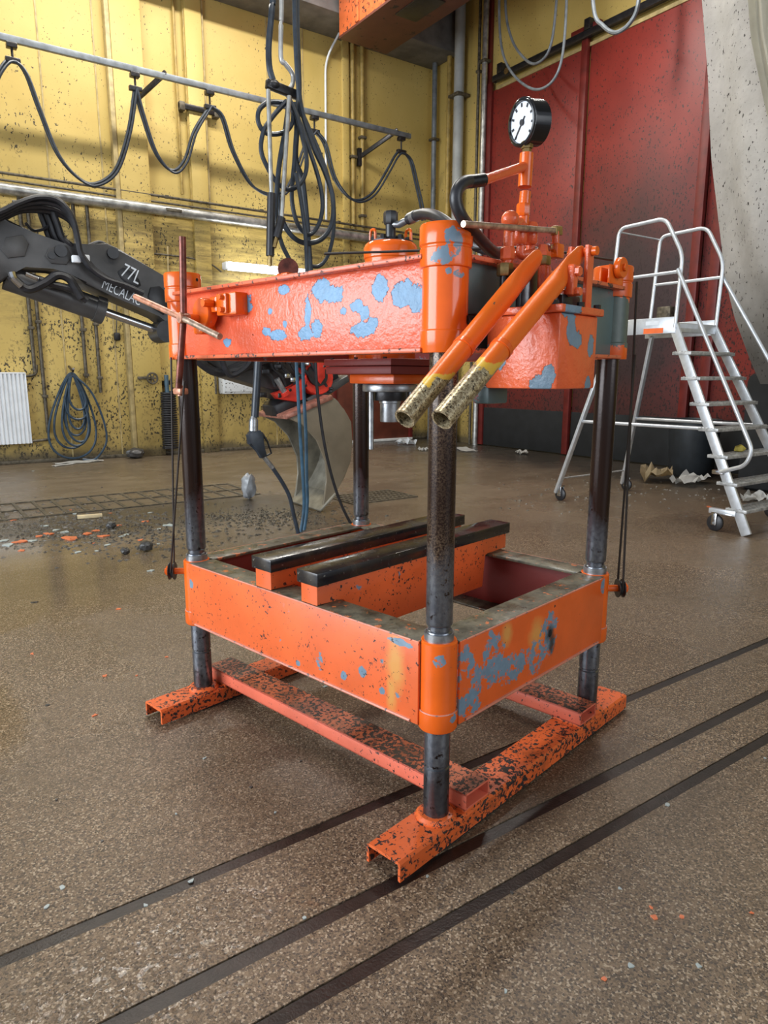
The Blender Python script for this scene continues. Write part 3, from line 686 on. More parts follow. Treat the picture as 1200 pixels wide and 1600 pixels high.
# base channels (inverted U) under the short sides, on thin shims
for yc in (0, CY):
    b = MB(); x0, x1, hw = -.245, 1.245, .068
    prof = [(-hw, .008), (-hw, .064), (-hw+.008, .072), (hw-.008, .072), (hw, .064), (hw, .008), (hw-.009, .008), (hw-.009, .062), (-hw+.009, .062), (-hw+.009, .008)]
    b.prism([(x0, yc+p, q) for p, q in prof], (x1-x0, 0, 0)); bc = P_(b, 'base_channel', m['orange_worn'], ang=28)
    for x in (.12, .98): P_(MB().bb(x-.16, x+.16, yc-.066, yc+.066, -.0, .010, .002), 'shim', m['black_skirt'], bc)
    for x in (0, CX): P_(MB().lathe([(.066, 0), (.066, .006), (.056, .016), (.045, .017)], (x, yc, .071)), 'weld_collar', m['orange_worn'], bc)
# rectangular cross tubes with open ends
for xa, xb in ((.068, .198), (.825, .953)):
    b = MB(); za, zb = .082, .138; y0, y1 = -.066, 1.41; w_ = .007
    b.bb(xa, xb, y0, y1, zb-w_, zb, .002); b.bb(xa, xb, y0, y1, za, za+w_, .002); b.bb(xa, xa+w_, y0, y1, za, zb, .002); b.bb(xb-w_, xb, y0, y1, za, zb, .002)
    ct = P_(b, 'cross_tube', m['orange_tube'])
    P_(MB().bb(xa+.002, xb-.002, y0+.002, y1-.002, zb-.001, zb+.0008), 'tube_top', m['tube_top'], ct)
    for yy in (0, CY): P_(MB().bb(xa+.002, xb-.002, yy-.066, yy+.064, .071, .083, .002), 'packing_plate', m['orange_worn'], ct)
# four columns
for x, y in COLS:
    r = .041
    pr_ = [(r, .072), (r, .248), (r-.004, .252), (r-.004, .258), (r, .262), (r, .694), (r-.002, .698), (r-.006, .70), (r-.006, .712), (r-.002, .716), (r, .722), (r, 1.53)]
    c = P_(MB().lathe(pr_, (x, y, 0), n=32), 'column', m['column'] if (x, y) == (0, 0) else m['column_dark'])
    P_(MB().pipe((x, y, .668), (x, y, .692), .0455, r, 28), 'stop_ring', m['steel'], c)
# lower frame: channels opening inwards, corner sleeves
lf = [('x', -.06, 1), ('x', CX+.06, -1), ('y', -.06, 1), ('y', CY+.06, -1)]
ZA, ZB = .395, .667
frame = P_(MB().bb(-.06, -.05, .03, CY-.03, ZA, ZB, .003), 'frame_channel', m['orange_frame'])
def frame_side(ax, o, s, web, mat):
    th = .011; wd = .112
    lo, hi = (.03, CY-.03) if ax == 'x' else (.03, CX-.03)
    def bx(a0, a1, z0, z1, mb, bev=.003):
        if ax == 'x': mb.bb(min(a0, a1), max(a0, a1), lo, hi, z0, z1, bev)
        else: mb.bb(lo, hi, min(a0, a1), max(a0, a1), z0, z1, bev)
        return mb
    if web is None: web = P_(bx(o, o+s*th, ZA, ZB, MB()), 'frame_channel', mat)
    P_(bx(o+s*.001, o+s*wd, ZB-.012, ZB+.001, MB()), 'top_flange', m['grime'], web)
    P_(bx(o+s*.001, o+s*wd, ZA-.001, ZA+.012, MB()), 'bottom_flange', m['grime'], web)
    e = MB()
    for zz, rr in ((ZA+.006, .0055), (ZB-.002, .0028)):
        if ax == 'x': e.tube([(o, lo+.03, zz), (o, hi-.03, zz)], rr, 8)
        else: e.tube([(lo+.03, o, zz), (hi-.03, o, zz)], rr, 8)
    P_(e, 'weld_bead', m['weld'], web)
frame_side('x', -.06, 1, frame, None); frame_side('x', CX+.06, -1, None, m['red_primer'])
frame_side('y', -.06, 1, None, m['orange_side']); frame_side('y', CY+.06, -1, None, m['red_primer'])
for x, y in COLS:
    sl = P_(MB().lathe([(.058, ZA-.012), (.062, ZA-.006), (.062, ZA+.046), (.0575, ZA+.050), (.0575, ZB-.003), (.053, ZB+.002), (.041, ZB+.002)], (x, y, 0), n=32), 'corner_sleeve', m['orange_sleeve'])
    P_(MB().torus((x, y, ZA+.049), (0, 0, 1), .0585, .003, 32, 6), 'weld_ring', m['weld'], sl)
P_(MB().sph((.56, -.056, .545), .014, (1, .6, 1.2)), 'plug', m['hole'])
# pulleys on the frame corners and their ropes
def sheave(c, ax, R, name, parent, mat=m['rusty_rod']):
    ax = Vector(ax).normalized()
    return P_(MB().lathe([(.006, -.012), (R, -.012), (R, -.009), (R*.8, -.003), (R*.8, .003), (R, .009), (R, .012), (.006, .012)], c, ax, 24), name, mat, parent)
sL = Vector((-.045, CY+.045, .615)); dL = Vector((-1, 1, 0)).normalized()
sR = Vector((CX+.045, -.045, .600)); dR = Vector((1, -1, 0)).normalized()
for c, d, top in ((sL, dL, (-.055, CY+.02, 1.50)), (sR, dR, (CX+.06, -.02, 1.50))):
    pc = c+d*.045
    a = P_(MB().cyl(c-d*.02, pc+d*.03, .014, 12).cyl(pc+d*.013, pc+d*.024, .022, 6), 'pulley_axle', m['orange_sleeve'])
    sheave(pc, d, .038, 'pulley', a, m['dark_steel'])
side = Vector((0, 0, 1)).cross(dL); pc = sL+dL*.045
P_(MB().tube([pc+side*.03+Vector((0, 0, .0)), pX(288, 595, -.10)], .0045, 6).tube([pc-side*.03, Vector((-.075, CY-.01, 1.52))], .0045, 6), 'wire_rope', m['rope'])
side = Vector((0, 0, 1)).cross(dR); pc = sR+dR*.045
P_(MB().tube([pc-side*.03, Vector((CX+.085, -.055, 1.80))], .0045, 6).tube([pc+side*.03, Vector((CX+.045, -.085, 1.53))], .0045, 6), 'wire_rope', m['rope'])

# crosshead: outward-facing channels, corner sleeves
TZ0, TZ1 = 1.512, 1.772
def head_channel(ax, o, s, web_in, mat, fl_mat, nm='head_channel'):
    th = .012
    lo, hi = (.03, CY-.03) if ax == 'x' else (.03, CX-.03)
    def bx(a0, a1, z0, z1, bev=.004):
        return MB().bb(min(a0, a1), max(a0, a1), lo, hi, z0, z1, bev) if ax == 'x' else MB().bb(lo, hi, min(a0, a1), max(a0, a1), z0, z1, bev)
    wb = P_(bx(web_in, web_in-s*.014, TZ0+.004, TZ1-.004), nm, mat)
    P_(bx(web_in-s*.01, o, TZ1-.014, TZ1), 'top_flange', fl_mat, wb); P_(bx(web_in-s*.01, o, TZ0, TZ0+.014), 'bottom_flange', fl_mat, wb)
    return wb
front_beam = head_channel('x', -.068, 1, -.02, m['orange_beam'], m['flange'])
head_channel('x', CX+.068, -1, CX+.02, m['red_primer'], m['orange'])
side_beam = head_channel('y', -.068, 1, -.02, m['primer_channel'], m['flange'])
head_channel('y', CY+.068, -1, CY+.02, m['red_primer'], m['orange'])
for x, y in COLS:
    pr_ = [(.066, TZ0), (.0675, TZ0+.004), (.0675, TZ0+.058), (.064, TZ0+.062), (.064, 1.735), (.0705, 1.737), (.0715, 1.741), (.0715, 1.784), (.069, 1.787), (.069, 1.791), (.0725, 1.795), (.0725, 1.842), (.069, 1.848), (.062, 1.848), (.06, 1.842), (.02, 1.842)]
    P_(MB().lathe(pr_, (x, y, 0), n=36), 'head_sleeve', m['sleeve_green'] if (x > .5 and y < .5) else m['orange_sleeve'])
    d = Vector((.35, -1, 0)).normalized()
    P_(MB().cyl((x+d.x*.060, y+d.y*.060, 1.822), (x+d.x*.0732, y+d.y*.0732, 1.822), .0065, 12), 'pin_hole', m['hole'])

# cylinder carriage between the long beams
cc = Vector((.50, .67, 0))
car = P_(MB().bb(cc.x-.20, cc.x+.20, cc.y-.19, cc.y+.17, 1.486, 1.511, .003), 'carriage_plate', m['red_primer'])
P_(MB().bb(cc.x-.195, cc.x+.195, cc.y-.185, cc.y+.165, 1.455, 1.484, .003), 'lower_plate', m['red_primer'], car)
for q in (-.15, 0, .13): P_(MB().cyl((cc.x-.19, cc.y+q, 1.510), (cc.x-.19, cc.y+q, 1.517), .008, 6), 'bolt', m['dark_steel'], car)
P_(MB().bb(cc.x-.11, cc.x+.12, cc.y-.12, cc.y+.12, 1.418, 1.455, .006), 'guide_block', m['orange'], car)
cyl = P_(MB().lathe([(.10, 1.50), (.10, 1.885), (.104, 1.89), (.104, 1.925), (.098, 1.94), (.088, 1.948)], cc, n=36), 'ram_cylinder', m['orange_sleeve'])
P_(MB().lathe([(.088, 1.946), (.088, 1.952), (.05, 1.958), (.05, 1.964)], cc, n=30), 'cylinder_cap', m['dark_steel'], cyl)
for a in range(6): 
    q = cc+Vector((.066*math.cos(a*1.047+.3), .066*math.sin(a*1.047+.3), 1.95)); P_(MB().cyl(q, q+Vector((0, 0, .020)), .011, 6), 'cap_bolt', m['dark_steel'], cyl)
lat = RT.x*BX.x+RT.y*BX.y, RT.x*BY.x+RT.y*BY.y
for s in (-1, 1):
    q = cc+Vector((lat[0]*s*.068, lat[1]*s*.068, 0)); e = Vector((.18, .98, 0))
    P_(MB().tube(fillet([q-e*.016+Vector((0, 0, 1.93)), q-e*.016+Vector((0, 0, 1.998)), q+e*.016+Vector((0, 0, 1.998)), q+e*.016+Vector((0, 0, 1.93))], .018), .0055, 8), 'lifting_eye', m['orange_sleeve'], cyl)
P_(MB().lathe([(.108, 1.388), (.110, 1.392), (.110, 1.412), (.108, 1.416)], cc, n=32), 'ram_flange', m['steel'])
P_(MB().lathe([(.066, 1.352), (.068, 1.356), (.068, 1.386)], cc, n=32), 'gland_nut', m['dark_steel'])
P_(MB().lathe([(.039, 1.268), (.040, 1.272), (.040, 1.340), (.044, 1.342), (.044, 1.354)], cc, n=28), 'ram_piston', m['steel'])
for q in (-.086, .09): P_(MB().cyl((cc.x+q*.9, cc.y-q*.35, 1.395), (cc.x+q*.9, cc.y-q*.35, 1.16 if q < 0 else 1.30), .010, 10), 'guide_rod', m['steel'])
# hydraulic fitting and hose from the cylinder
fz = 1.96
P_(MB().cyl((cc.x, cc.y, fz), (cc.x, cc.y, 2.03), .020, 12).lathe([(.024, 0), (.028, .008), (.028, .04), (.024, .048)], (cc.x, cc.y, 2.015), n=8), 'fitting', m['rubber'], cyl)
def depthpt(px, py, base, dd=0.0):
    base = PR+BX*base[0]+BY*base[1]+Vector((0, 0, base[2])); z = (base-O3).dot(FW)+dd
    return ploc(O3+ray(px, py)*z)
B0 = (cc.x, cc.y, 2.03)
hp = [depthpt(*q, B0, d) for q, d in (((612, 350), 0), ((624, 351), -.02), ((640, 342), -.08))]
P_(MB().tube(hp, .013, 10), 'hose_tail', m['steel'], cyl)
hp2 = [depthpt(*q, B0, d) for q, d in (((638, 343), -.08), ((650, 337), -.12), ((664, 334), -.18), ((680, 337), -.25), ((696, 346), -.31), ((720, 366), -.38), ((745, 384), -.42), ((770, 392), -.45))]
P_(MB().tube(spline(hp2, 6), .019, 10), 'pressure_hose', m['rubber'])
P_(MB().tube(hp[2:]+[hp2[1]], .021, 10), 'hose_ferrule', m['steel'], cyl)

# winch with cross handle on the left end of the front beam
HX = -.15
hub = pX(287, 497, HX)
gb = P_(MB().lathe([(.052, -.02), (.055, -.016), (.055, .016), (.052, .02)], (-.072, hub.y-.02, hub.z+.02), (1, 0, 0), 24), 'winch_gear', m['orange_sleeve'])
P_(MB().bb(-.095, -.02, hub.y-.03, hub.y+.03, hub.z-.055, hub.z-.015, .008), 'gear_foot', m['orange_sleeve'], gb)
wb = P_(MB().bb(-.085, -.02, hub.y-.235, hub.y-.115, hub.z+.005, hub.z+.082, .005), 'winch_bracket', m['orange_sleeve'])
P_(MB().bb(-.098, -.083, hub.y-.195, hub.y-.155, hub.z+.010, hub.z+.078, .003), 'clamp_strip', m['orange_sleeve'], wb)
for q in (.022, .066): P_(MB().cyl((-.095, hub.y-.175, hub.z+q), (-.112, hub.y-.175, hub.z+q), .010, 6), 'bolt', m['orange_sleeve'], wb)
P_(MB().cyl((-.085, hub.y-.09, hub.z+.05), (-.125, hub.y-.09, hub.z+.05), .014, 8).bb(-.08, -.02, hub.y-.115, hub.y-.065, hub.z+.02, hub.z+.075, .004), 'bearing', m['orange_sleeve'], wb)
P_(MB().cyl((HX+.02, hub.y, hub.z), (-.02, hub.y, hub.z), .016, 14), 'winch_shaft', m['orange'])
P_(MB().lathe([(.018, -.02), (.02, -.016), (.02, .016), (.018, .02)], (HX, hub.y, hub.z), (1, 0, 0), 16), 'handle_hub', m['copper_rod'])
up_, dn_ = pX(285, 370, HX), pX(279, 606, HX); l_, r_ = pX(214, 464, HX), pX(346, 526, HX)
off = Vector((-.006, 0, 0))
P_(MB().cyl(up_, hub, .0125, 12), 'handle_bar', m['rusty_rod']); P_(MB().cyl(hub, dn_, .0125, 12), 'handle_bar', m['rusty_rod'])
P_(MB().cyl(l_+off, hub+off, .0115, 12), 'handle_bar', m['copper_rod']); P_(MB().cyl(hub+off, r_+off, .0115, 12), 'handle_bar', m['bright_rod'])
P_(MB().bb(-.115, -.075, CY-.13, CY-.075, 1.375, 1.40, .006).cyl((-.095, CY-.10, 1.37), (-.095, CY-.10, 1.41), .012, 10), 'rope_clamp', m['copper_rod'])

# top pulleys
q = pX(450, 416, .06)
tp = P_(MB().bb(.03, .085, q.y-.03, q.y+.03, 1.765, 1.80, .004), 'pulley_bracket', m['orange'])
sheave((.06, q.y, 1.815), (.55, .85, 0), .036, 'pulley', tp)
q = Vector((CX-.045, -.045, 1.818))
tp = P_(MB().bb(CX-.155, CX-.04, -.062, -.052, 1.77, 1.838, .006).bb(CX-.155, CX-.05, -.03, -.02, 1.77, 1.83, .004), 'pulley_bracket', m['orange_sleeve'])
P_(MB().lathe([(.034, -.012), (.036, -.009), (.036, .009), (.034, .012)], (CX-.10, -.075, 1.828), (0, 1, 0), 24), 'pulley_cheek', m['orange_sleeve'], tp)
P_(MB().cyl((CX-.10, -.075, 1.828), (CX-.10, -.097, 1.828), .013, 14), 'pulley_bolt', m['orange_sleeve'], tp)
P_(MB().tube([(CX-.10, -.04, 1.858), (.42, .0, 1.846), (.06, .56, 1.845)], .004, 6), 'wire_rope', m['rope'])

# oil tank with lid
TX0, TX1, TY0, TY1 = .10, .31, -.30, -.072
tk = P_(MB().bb(TX0, TX1, TY0, TY1, 1.415, 1.612, .006), 'oil_tank', m['tank'])
P_(MB().bb(TX0-.012, TX1+.012, TY0-.012, TY1, 1.612, 1.632, .004), 'tank_lid', m['tank'], tk)
P_(MB().bb(TX0+.01, TX0+.11, TY1-.005, TY1+.05, 1.37, 1.42, .006), 'tank_bracket', m['primer_channel'], tk)
for x, y in ((TX0, TY0+.02), (TX0+.1, TY0-.003), (TX1-.01, TY0), (TX0, TY1-.05)): P_(MB().cyl((x, y, 1.63), (x, y, 1.643), .010, 6), 'lid_bolt', m['dark_steel'], tk)
P_(MB().bb(.06, .16, -.066, -.03, 1.58, 1.62, .004).cyl((.08, -.06, 1.6), (.02, -.06, 1.6), .012, 8), 'tank_stay', m['dark_steel'], tk)

# pump levers (steel tubes with flattened necks) and pump bodies
def lever(top, low, yv, mt, name='pump_lever'):
    a, b_ = pY(*top, yv), pY(*low, yv); d = (a-b_).normalized(); k = a-d*.155
    n = MB(); 
    A, _ = n.ring(b_, d, .0265, 22); Bq, _ = n.ring(k, d, .0265, 22); n.skin(A, Bq)
    I1, _ = n.ring(b_, d, .0215, 22); I2, _ = n.ring(b_+d*.25, d, .0215, 22); n.skin(I1, I2); n.bm.faces.new(I2); n.skin(A, I1)
    # flattened neck
    up = Vector((0, 1, 0)).cross(d)
    prev = Bq
    ref = Vector((0, 0, 1)) if abs(d.z) < .9 else Vector((1, 0, 0)); u = (ref-d*ref.dot(d)).normalized(); v = d.cross(u)
    for tt, sx, sy in ((.05, 1.12, .55), (.09, 1.15, .36), (.155, .95, .34), (.175, .6, .30)):
        rg = []
        for i in range(22):
            an = 2*math.pi*i/22; rg.append(n.bm.verts.new(k+d*tt+u*math.cos(an)*.0265*sx+v*math.sin(an)*.0265*sy))
        n.skin(prev, rg); prev = rg
    n.bm.faces.new(prev)
    o = P_(n, name, mt)
    P_(MB().pipe(b_+d*.27, b_+d*.285, .029, .026, 20), 'lever_joint', m['orange'], o)
    return a, b_, d
a1, b1, dd1 = lever((838, 404), (632, 655), -.17, m['handle_a'])
a2, b2, dd2 = lever((906, 398), (690, 656), -.262, m['handle_b'])
# fulcrum lugs
pv = a2
P_(MB().prism([(pv.x+.025, pv.y+.03, 1.63), (pv.x+.025, pv.y+.03, 1.785), (pv.x+.012, pv.y+.03, 1.797), (pv.x-.012, pv.y+.03, 1.797), (pv.x-.012, pv.y+.03, 1.63)], (0, -.012, 0), .002)
   .prism([(pv.x+.025, pv.y-.018, 1.63), (pv.x+.025, pv.y-.018, 1.785), (pv.x+.012, pv.y-.018, 1.797), (pv.x-.008, pv.y-.018, 1.797), (pv.x-.008, pv.y-.018, 1.63)], (0, -.012, 0), .002), 'lever_fulcrum', m['tank'])
P_(MB().cyl((pv.x+.012, pv.y+.04, 1.782), (pv.x+.012, pv.y-.045, 1.782), .012, 12), 'fulcrum_pin', m['orange_sleeve'])
lk = pY(895, 432, a2.y-.02)
P_(MB().beam((lk.x, lk.y, lk.z+.03), (lk.x-.005, lk.y, 1.66), .022, .03, .006).cyl((lk.x, lk.y-.022, lk.z+.012), (lk.x, lk.y+.02, lk.z+.012), .013, 6).cyl((lk.x, lk.y-.026, lk.z-.04), (lk.x, lk.y+.03, lk.z-.04), .011, 6), 'lever_link', m['tank'])
P_(MB().bb(a2.x-.10, a2.x+.0, a2.y-.01, a2.y+.05, 1.632, 1.665, .006), 'pump_block', m['dark_steel'])
for px, py, y in ((818, 470, -.13), (827, 445, -.15)):
    q = pY(px, py, y); P_(MB().bb(q.x-.02, q.x+.02, q.y-.015, q.y+.015, 1.632, q.z+.05, .004), 'pump_lug', m['dark_steel'])
# pipework of the pump
def ppt(px, py, y): return pY(px, py, y)
YP = -.10
p_low = ppt(769, 400, -.08)
P_(MB().tube(fillet([ppt(793, 425, YP), ppt(796, 352, YP), ppt(812, 348, YP+.01)], .03), [.015]*8, 12), 'pump_pipe', m['tank'])
q = ppt(789, 420, YP); P_(MB().lathe([(.020, 0), (.023, .004), (.023, .03), (.020, .034)], (q.x, q.y, q.z-.02), n=6), 'pipe_nut', m['brass'])
q = ppt(793, 395, YP); P_(MB().lathe([(.016, 0), (.020, .004), (.020, .032), (.016, .036)], (q.x, q.y, q.z-.02), n=6), 'pipe_nut', m['tank'])
P_(MB().cyl((ppt(788, 432, YP)), Vector((ppt(788, 432, YP).x, YP, 1.632)), .013, 10), 'pump_cylinder', m['dark_steel'])
q = ppt(797, 343, YP); P_(MB().sph(q, .025, (1, 1, .95), 14, 10), 'pipe_elbow', m['tank'])
P_(MB().tube(fillet([ppt(814, 385, YP+.01), ppt(812, 400, YP+.01), ppt(848, 393, YP-.03), ppt(852, 400, YP-.03)], .03), .0125, 12), 'pump_pipe', m['tank'])
P_(MB().tube([ppt(828, 355, YP+.03), ppt(829, 390, YP+.03), ppt(829, 405, YP+.03)], .0135, 12), 'pump_pipe', m['tank'])
for px in (812, 829):
    q = ppt(px, 365, YP+.01); P_(MB().lathe([(.017, -.03), (.022, -.024), (.022, .024), (.017, .03)], q, n=8), 'pipe_tee', m['tank'])
q = ppt(848, 400, -.14); P_(MB().lathe([(.014, -.09), (.018, -.05), (.018, -.02), (.023, -.018), (.023, .010), (.016, .012), (.012, .03)], q, n=6), 'check_valve', m['tank'])
q = ppt(847, 410, -.14); P_(MB().lathe([(.0225, -.008), (.0245, -.005), (.0245, .014), (.0225, .017)], q, n=6), 'valve_nut', m['brass'])
q = ppt(849, 440, -.14); P_(MB().cyl((q.x, q.y, 1.632), (q.x, q.y, q.z+.04), .020, 12), 'pump_cylinder', m['tank'])
q = ppt(866, 393, -.12); P_(MB().box(q, (.045, .045, .042), .006), 'valve_block', m['orange_sleeve'])
P_(MB().tube([ppt(855, 387, -.13), ppt(863, 386, -.12)], .012, 10), 'valve_stub', m['chrome'])
P_(MB().cyl(ppt(868, 388, -.12), ppt(868, 362, -.12), .011, 10), 'valve_stem', m['tank'])
bl, br = ppt(724, 350, -.12), ppt(874, 361, -.12)
P_(MB().cyl(bl, br, .0085, 12), 'valve_bar', m['bright_rod'])
d = (br-bl).normalized(); P_(MB().beam(br-d*.035, br+d*.004, .02, .026, .003), 'bar_end', m['brass'])
P_(MB().cyl(ppt(832, 470, -.12), Vector((ppt(832, 470, -.12).x, -.12, 1.632)), .012, 8), 'pump_rod', m['steel'])
P_(MB().tube([ppt(800, 400, -.05), ppt(830, 393, -.05)], .011, 8), 'pump_pipe', m['tank'])
# gauge riser, side arm and return hose
YG = -.08
P_(MB().tube([ppt(817, 352, YG), ppt(821, 300, YG)], [.017, .016], 14), 'gauge_riser', m['orange_sleeve'])
P_(MB().lathe([(.0175, 0), (.0195, .004), (.0195, .028), (.0175, .034)], ppt(817, 338, YG), n=8), 'riser_nut', m['orange_sleeve'])
P_(MB().tube([ppt(820, 292, YG), ppt(823, 240, YG)], .0195, 14), 'gauge_tee', m['orange_sleeve'])
P_(MB().lathe([(.013, 0), (.013, .018), (.017, .018), (.017, .036)], ppt(823, 243, YG), n=6), 'gauge_nut', m['brass'])
P_(MB().tube([ppt(820, 260, YG), ppt(752, 283, YG-.01)], .0135, 12), 'side_pipe', m['tank'])
P_(MB().tube([ppt(756, 281, YG-.01), ppt(734, 284, YG)], .0165, 12), 'hose_ferrule', m['dark_steel'])
hh = [ppt(738, 283, YG), ppt(724, 286, YG), ppt(714, 298, YG), ppt(713, 318, YG), ppt(722, 340, YG), ppt(738, 360, YG+.02), ppt(754, 378, YG+.03), ppt(770, 393, YG+.05), ppt(786, 400, YG+.06)]
P_(MB().tube(spline(hh, 7), .0165, 12), 'return_hose', m['rubber'])
# pressure gauge
gc = ppt(827, 192, YG); ha = math.radians(278)
gn = Vector((math.cos(ha-math.radians(78.32)), math.cos(ha+math.radians(11.68)), 0)); gn.normalize()
gn = (gn+Vector((0, 0, -.10))).normalized()
R = .0595
ga = P_(MB().lathe([(R-.004, -.034), (R, -.03), (R, .018), (R+.0035, .020), (R+.0035, .026), (R, .028), (R-.001, .030), (R-.0065, .031), (R-.007, .022)], gc, gn, 44), 'pressure_gauge', m['gauge_black'])
P_(MB().lathe([(R-.0075, .0215), (R-.0075, .0235)], gc, gn, 40), 'gauge_dial', m['dial'], ga)
gu = (Vector((0, 0, 1))-gn*gn.z).normalized(); gv = gu.cross(gn)
b = MB()
for i in range(9):
    a = math.radians(-135+270*i/8); q = gc+gn*.0245+(gu*math.cos(a)+gv*math.sin(a))*.044
    b.beam(q-(gu*math.cos(a)+gv*math.sin(a))*.005, q+(gu*math.cos(a)+gv*math.sin(a))*.005, .006, .001, 0, gn)
for i in range(41):
    a = math.radians(-135+270*i/40); q = gc+gn*.0243+(gu*math.cos(a)+gv*math.sin(a))*.055
    b.beam(q-(gu*math.cos(a)+gv*math.sin(a))*.003, q+(gu*math.cos(a)+gv*math.sin(a))*.003, .001, .0008, 0, gn)
P_(b, 'dial_marks', m['print'], ga)
a = math.radians(-135); nd = gu*math.cos(a)+gv*math.sin(a)
P_(MB().beam(gc+gn*.026-nd*.018, gc+gn*.026+nd*.050, .0035, .001, 0, gn).lathe([(.008, .0245), (.008, .0285)], gc, gn, 14), 'needle', m['print'], ga)

# two loose support beams lying across the lower frame
for y0, y1, lab in ((.487, .585, 'nearer capped orange support beam lying across the press frame'), (.745, .850, 'farther capped orange support beam lying across the press frame')):
    s = thing('support_beam', lab, 'beam', PR+BX*0+BY*((y0+y1)/2)+Vector((0, 0, .669)), PA, 'support beams across the press frame')
    hw = (y1-y0)/2
    prof = [(-.056, 0), (.058, 0), (.075, -.006), (.085, -.15), (.925, -.15), (.935, -.006), (.95, 0), (1.10, 0), (1.10, .070), (-.056, .070)]
    MB().prism([(x, -hw+.006, z_) for x, z_ in prof], (0, 2*hw-.012, 0), .003).build('web', m['orange_frame'], s)
    MB().bb(-.064, 1.112, -hw-.006, hw+.006, .070, .118, .0025).build('cap', m['cap'], s)

# ================================================================== THE ROLLING LADDER
LN = 6.30
lad = thing('rolling_ladder', 'aluminium rolling platform ladder with eight treads before the red doors', 'ladder', (6.85, 4.3, 0))
LO = Vector((6.85, 4.3, 0))
def L_(b, name, mt, parent=lad, **k):
    for v in b.bm.verts: v.co -= LO
    return b.build(name, mt, parent, **k)
def lp(px, py, X=LN): return onX(px, py, X)
ZP = 1.93; YT = 4.10; YB = 3.19
def near(yv, zv): return Vector((LN, yv, zv))
def xfar(zv): return 6.99+.42*(1-zv/ZP)
def far(yv, zv): return Vector((xfar(zv), yv, zv))
slope = lambda zv: YB+(YT-YB)*zv/ZP
for s in (near, far):
    L_(MB().beam(s(YT, ZP), s(YB, .012), .028, .095, .006, up=(0, 1, 0)), 'stringer', m['alu'])
TZ = [1.68, 1.44, 1.20, .965, .72, .475, .24]
for k, zt in enumerate(TZ):
    b = MB(); yv = slope(zt); b.bb(LN-.02, xfar(zt)+.02, yv-.10, yv+.10, zt-.03, zt+.002, .004)
    for q in (-.07, -.035, 0, .035, .07): b.bb(LN-.02, xfar(zt)+.02, yv+q-.006, yv+q+.006, zt, zt+.007)
    L_(b, 'tread', m['alu_worn'])
pf = L_(MB().bb(LN-.01, 7.0, YT-.02, 4.88, ZP-.01, ZP+.012, .004), 'platform', m['alu_worn'])
for (a_, b__) in (((LN-.02, LN+.01), (YT-.03, 4.90)), ((6.99, 7.02), (YT-.03, 4.90))): L_(MB().bb(a_[0], a_[1], b__[0], b__[1], ZP-.07, ZP+.085, .004), 'toe_board', m['alu'], pf)
L_(MB().bb(LN+.012, 6.98, YT-.035, YT-.012, ZP-.06, ZP+.03, .004), 'front_board', m['alu'], pf)
L_(MB().bb(LN-.023, LN-.02, 4.20, 4.42, ZP-.065, ZP-.015), 'sticker', m['sticker'], pf)
L_(MB().bb(LN-.023, LN-.02, 4.25, 4.40, ZP+.015, ZP+.055), 'label', m['label_white'], pf)
L_(MB().bb(LN+.05, LN+.35, YT-.038, YT-.034, ZP-.02, ZP+.02), 'label', m['label_white'], pf)
# rear legs, braces, castors
nl0, nl1 = near(4.80, ZP-.05), Vector((6.34, 5.50, .09)); fl0, fl1 = Vector((6.98, 4.80, ZP-.05)), Vector((7.62, 5.52, .09))
for p0, p1 in ((nl0, nl1), (fl0, fl1)): L_(MB().beam(p0, p1, .06, .035, .005, up=(0, 1, 0)), 'rear_leg', m['alu'])
L_(MB().cyl(near(slope(.96), .96), nl0.lerp(nl1, .52), .018, 10), 'side_brace', m['alu'])
L_(MB().cyl(far(slope(.96), .96), fl0.lerp(fl1, .52), .018, 10), 'side_brace', m['alu'])
L_(MB().cyl(nl0.lerp(nl1, .9), fl0.lerp(fl1, .9), .010, 8), 'rear_stay', m['alu_worn'])
def castor(p, r=.075, off=(0, .07, 0)):
    p = Vector(p); c = Vector((p.x+off[0], p.y+off[1], r))
    fk = L_(MB().bb(c.x-.032, c.x-.024, c.y-.025, c.y+.025, r-.02, r+.10, .004).bb(c.x+.024, c.x+.032, c.y-.025, c.y+.025, r-.02, r+.10, .004).bb(c.x-.035, c.x+.035, min(c.y, p.y)-.03, max(c.y, p.y)+.03, r+.09, r+.105, .003), 'castor_fork', m['chrome'])
    L_(MB().lathe([(r-.012, -.018), (r, -.010), (r, .010), (r-.012, .018)], c, (1, 0, 0), 22), 'castor_wheel', m['rubber'], fk)
    L_(MB().cyl(c-Vector((.034, 0, 0)), c+Vector((.034, 0, 0)), .012, 10), 'castor_axle', m['steel'], fk)
castor(nl1, off=(.02, -.05, 0)); castor(fl1, off=(.02, -.05, 0))
castor((LN, 3.36, 0), .08, (-.0, .14, 0)); castor((7.38, 3.36, 0), .08, (0, .14, 0))
L_(MB().bb(LN-.03, LN+.03, 3.30, 3.56, .17, .22, .005), 'castor_bracket', m['alu'])
L_(MB().bb(7.35, 7.41, 3.30, 3.56, .17, .22, .005), 'castor_bracket', m['alu'])
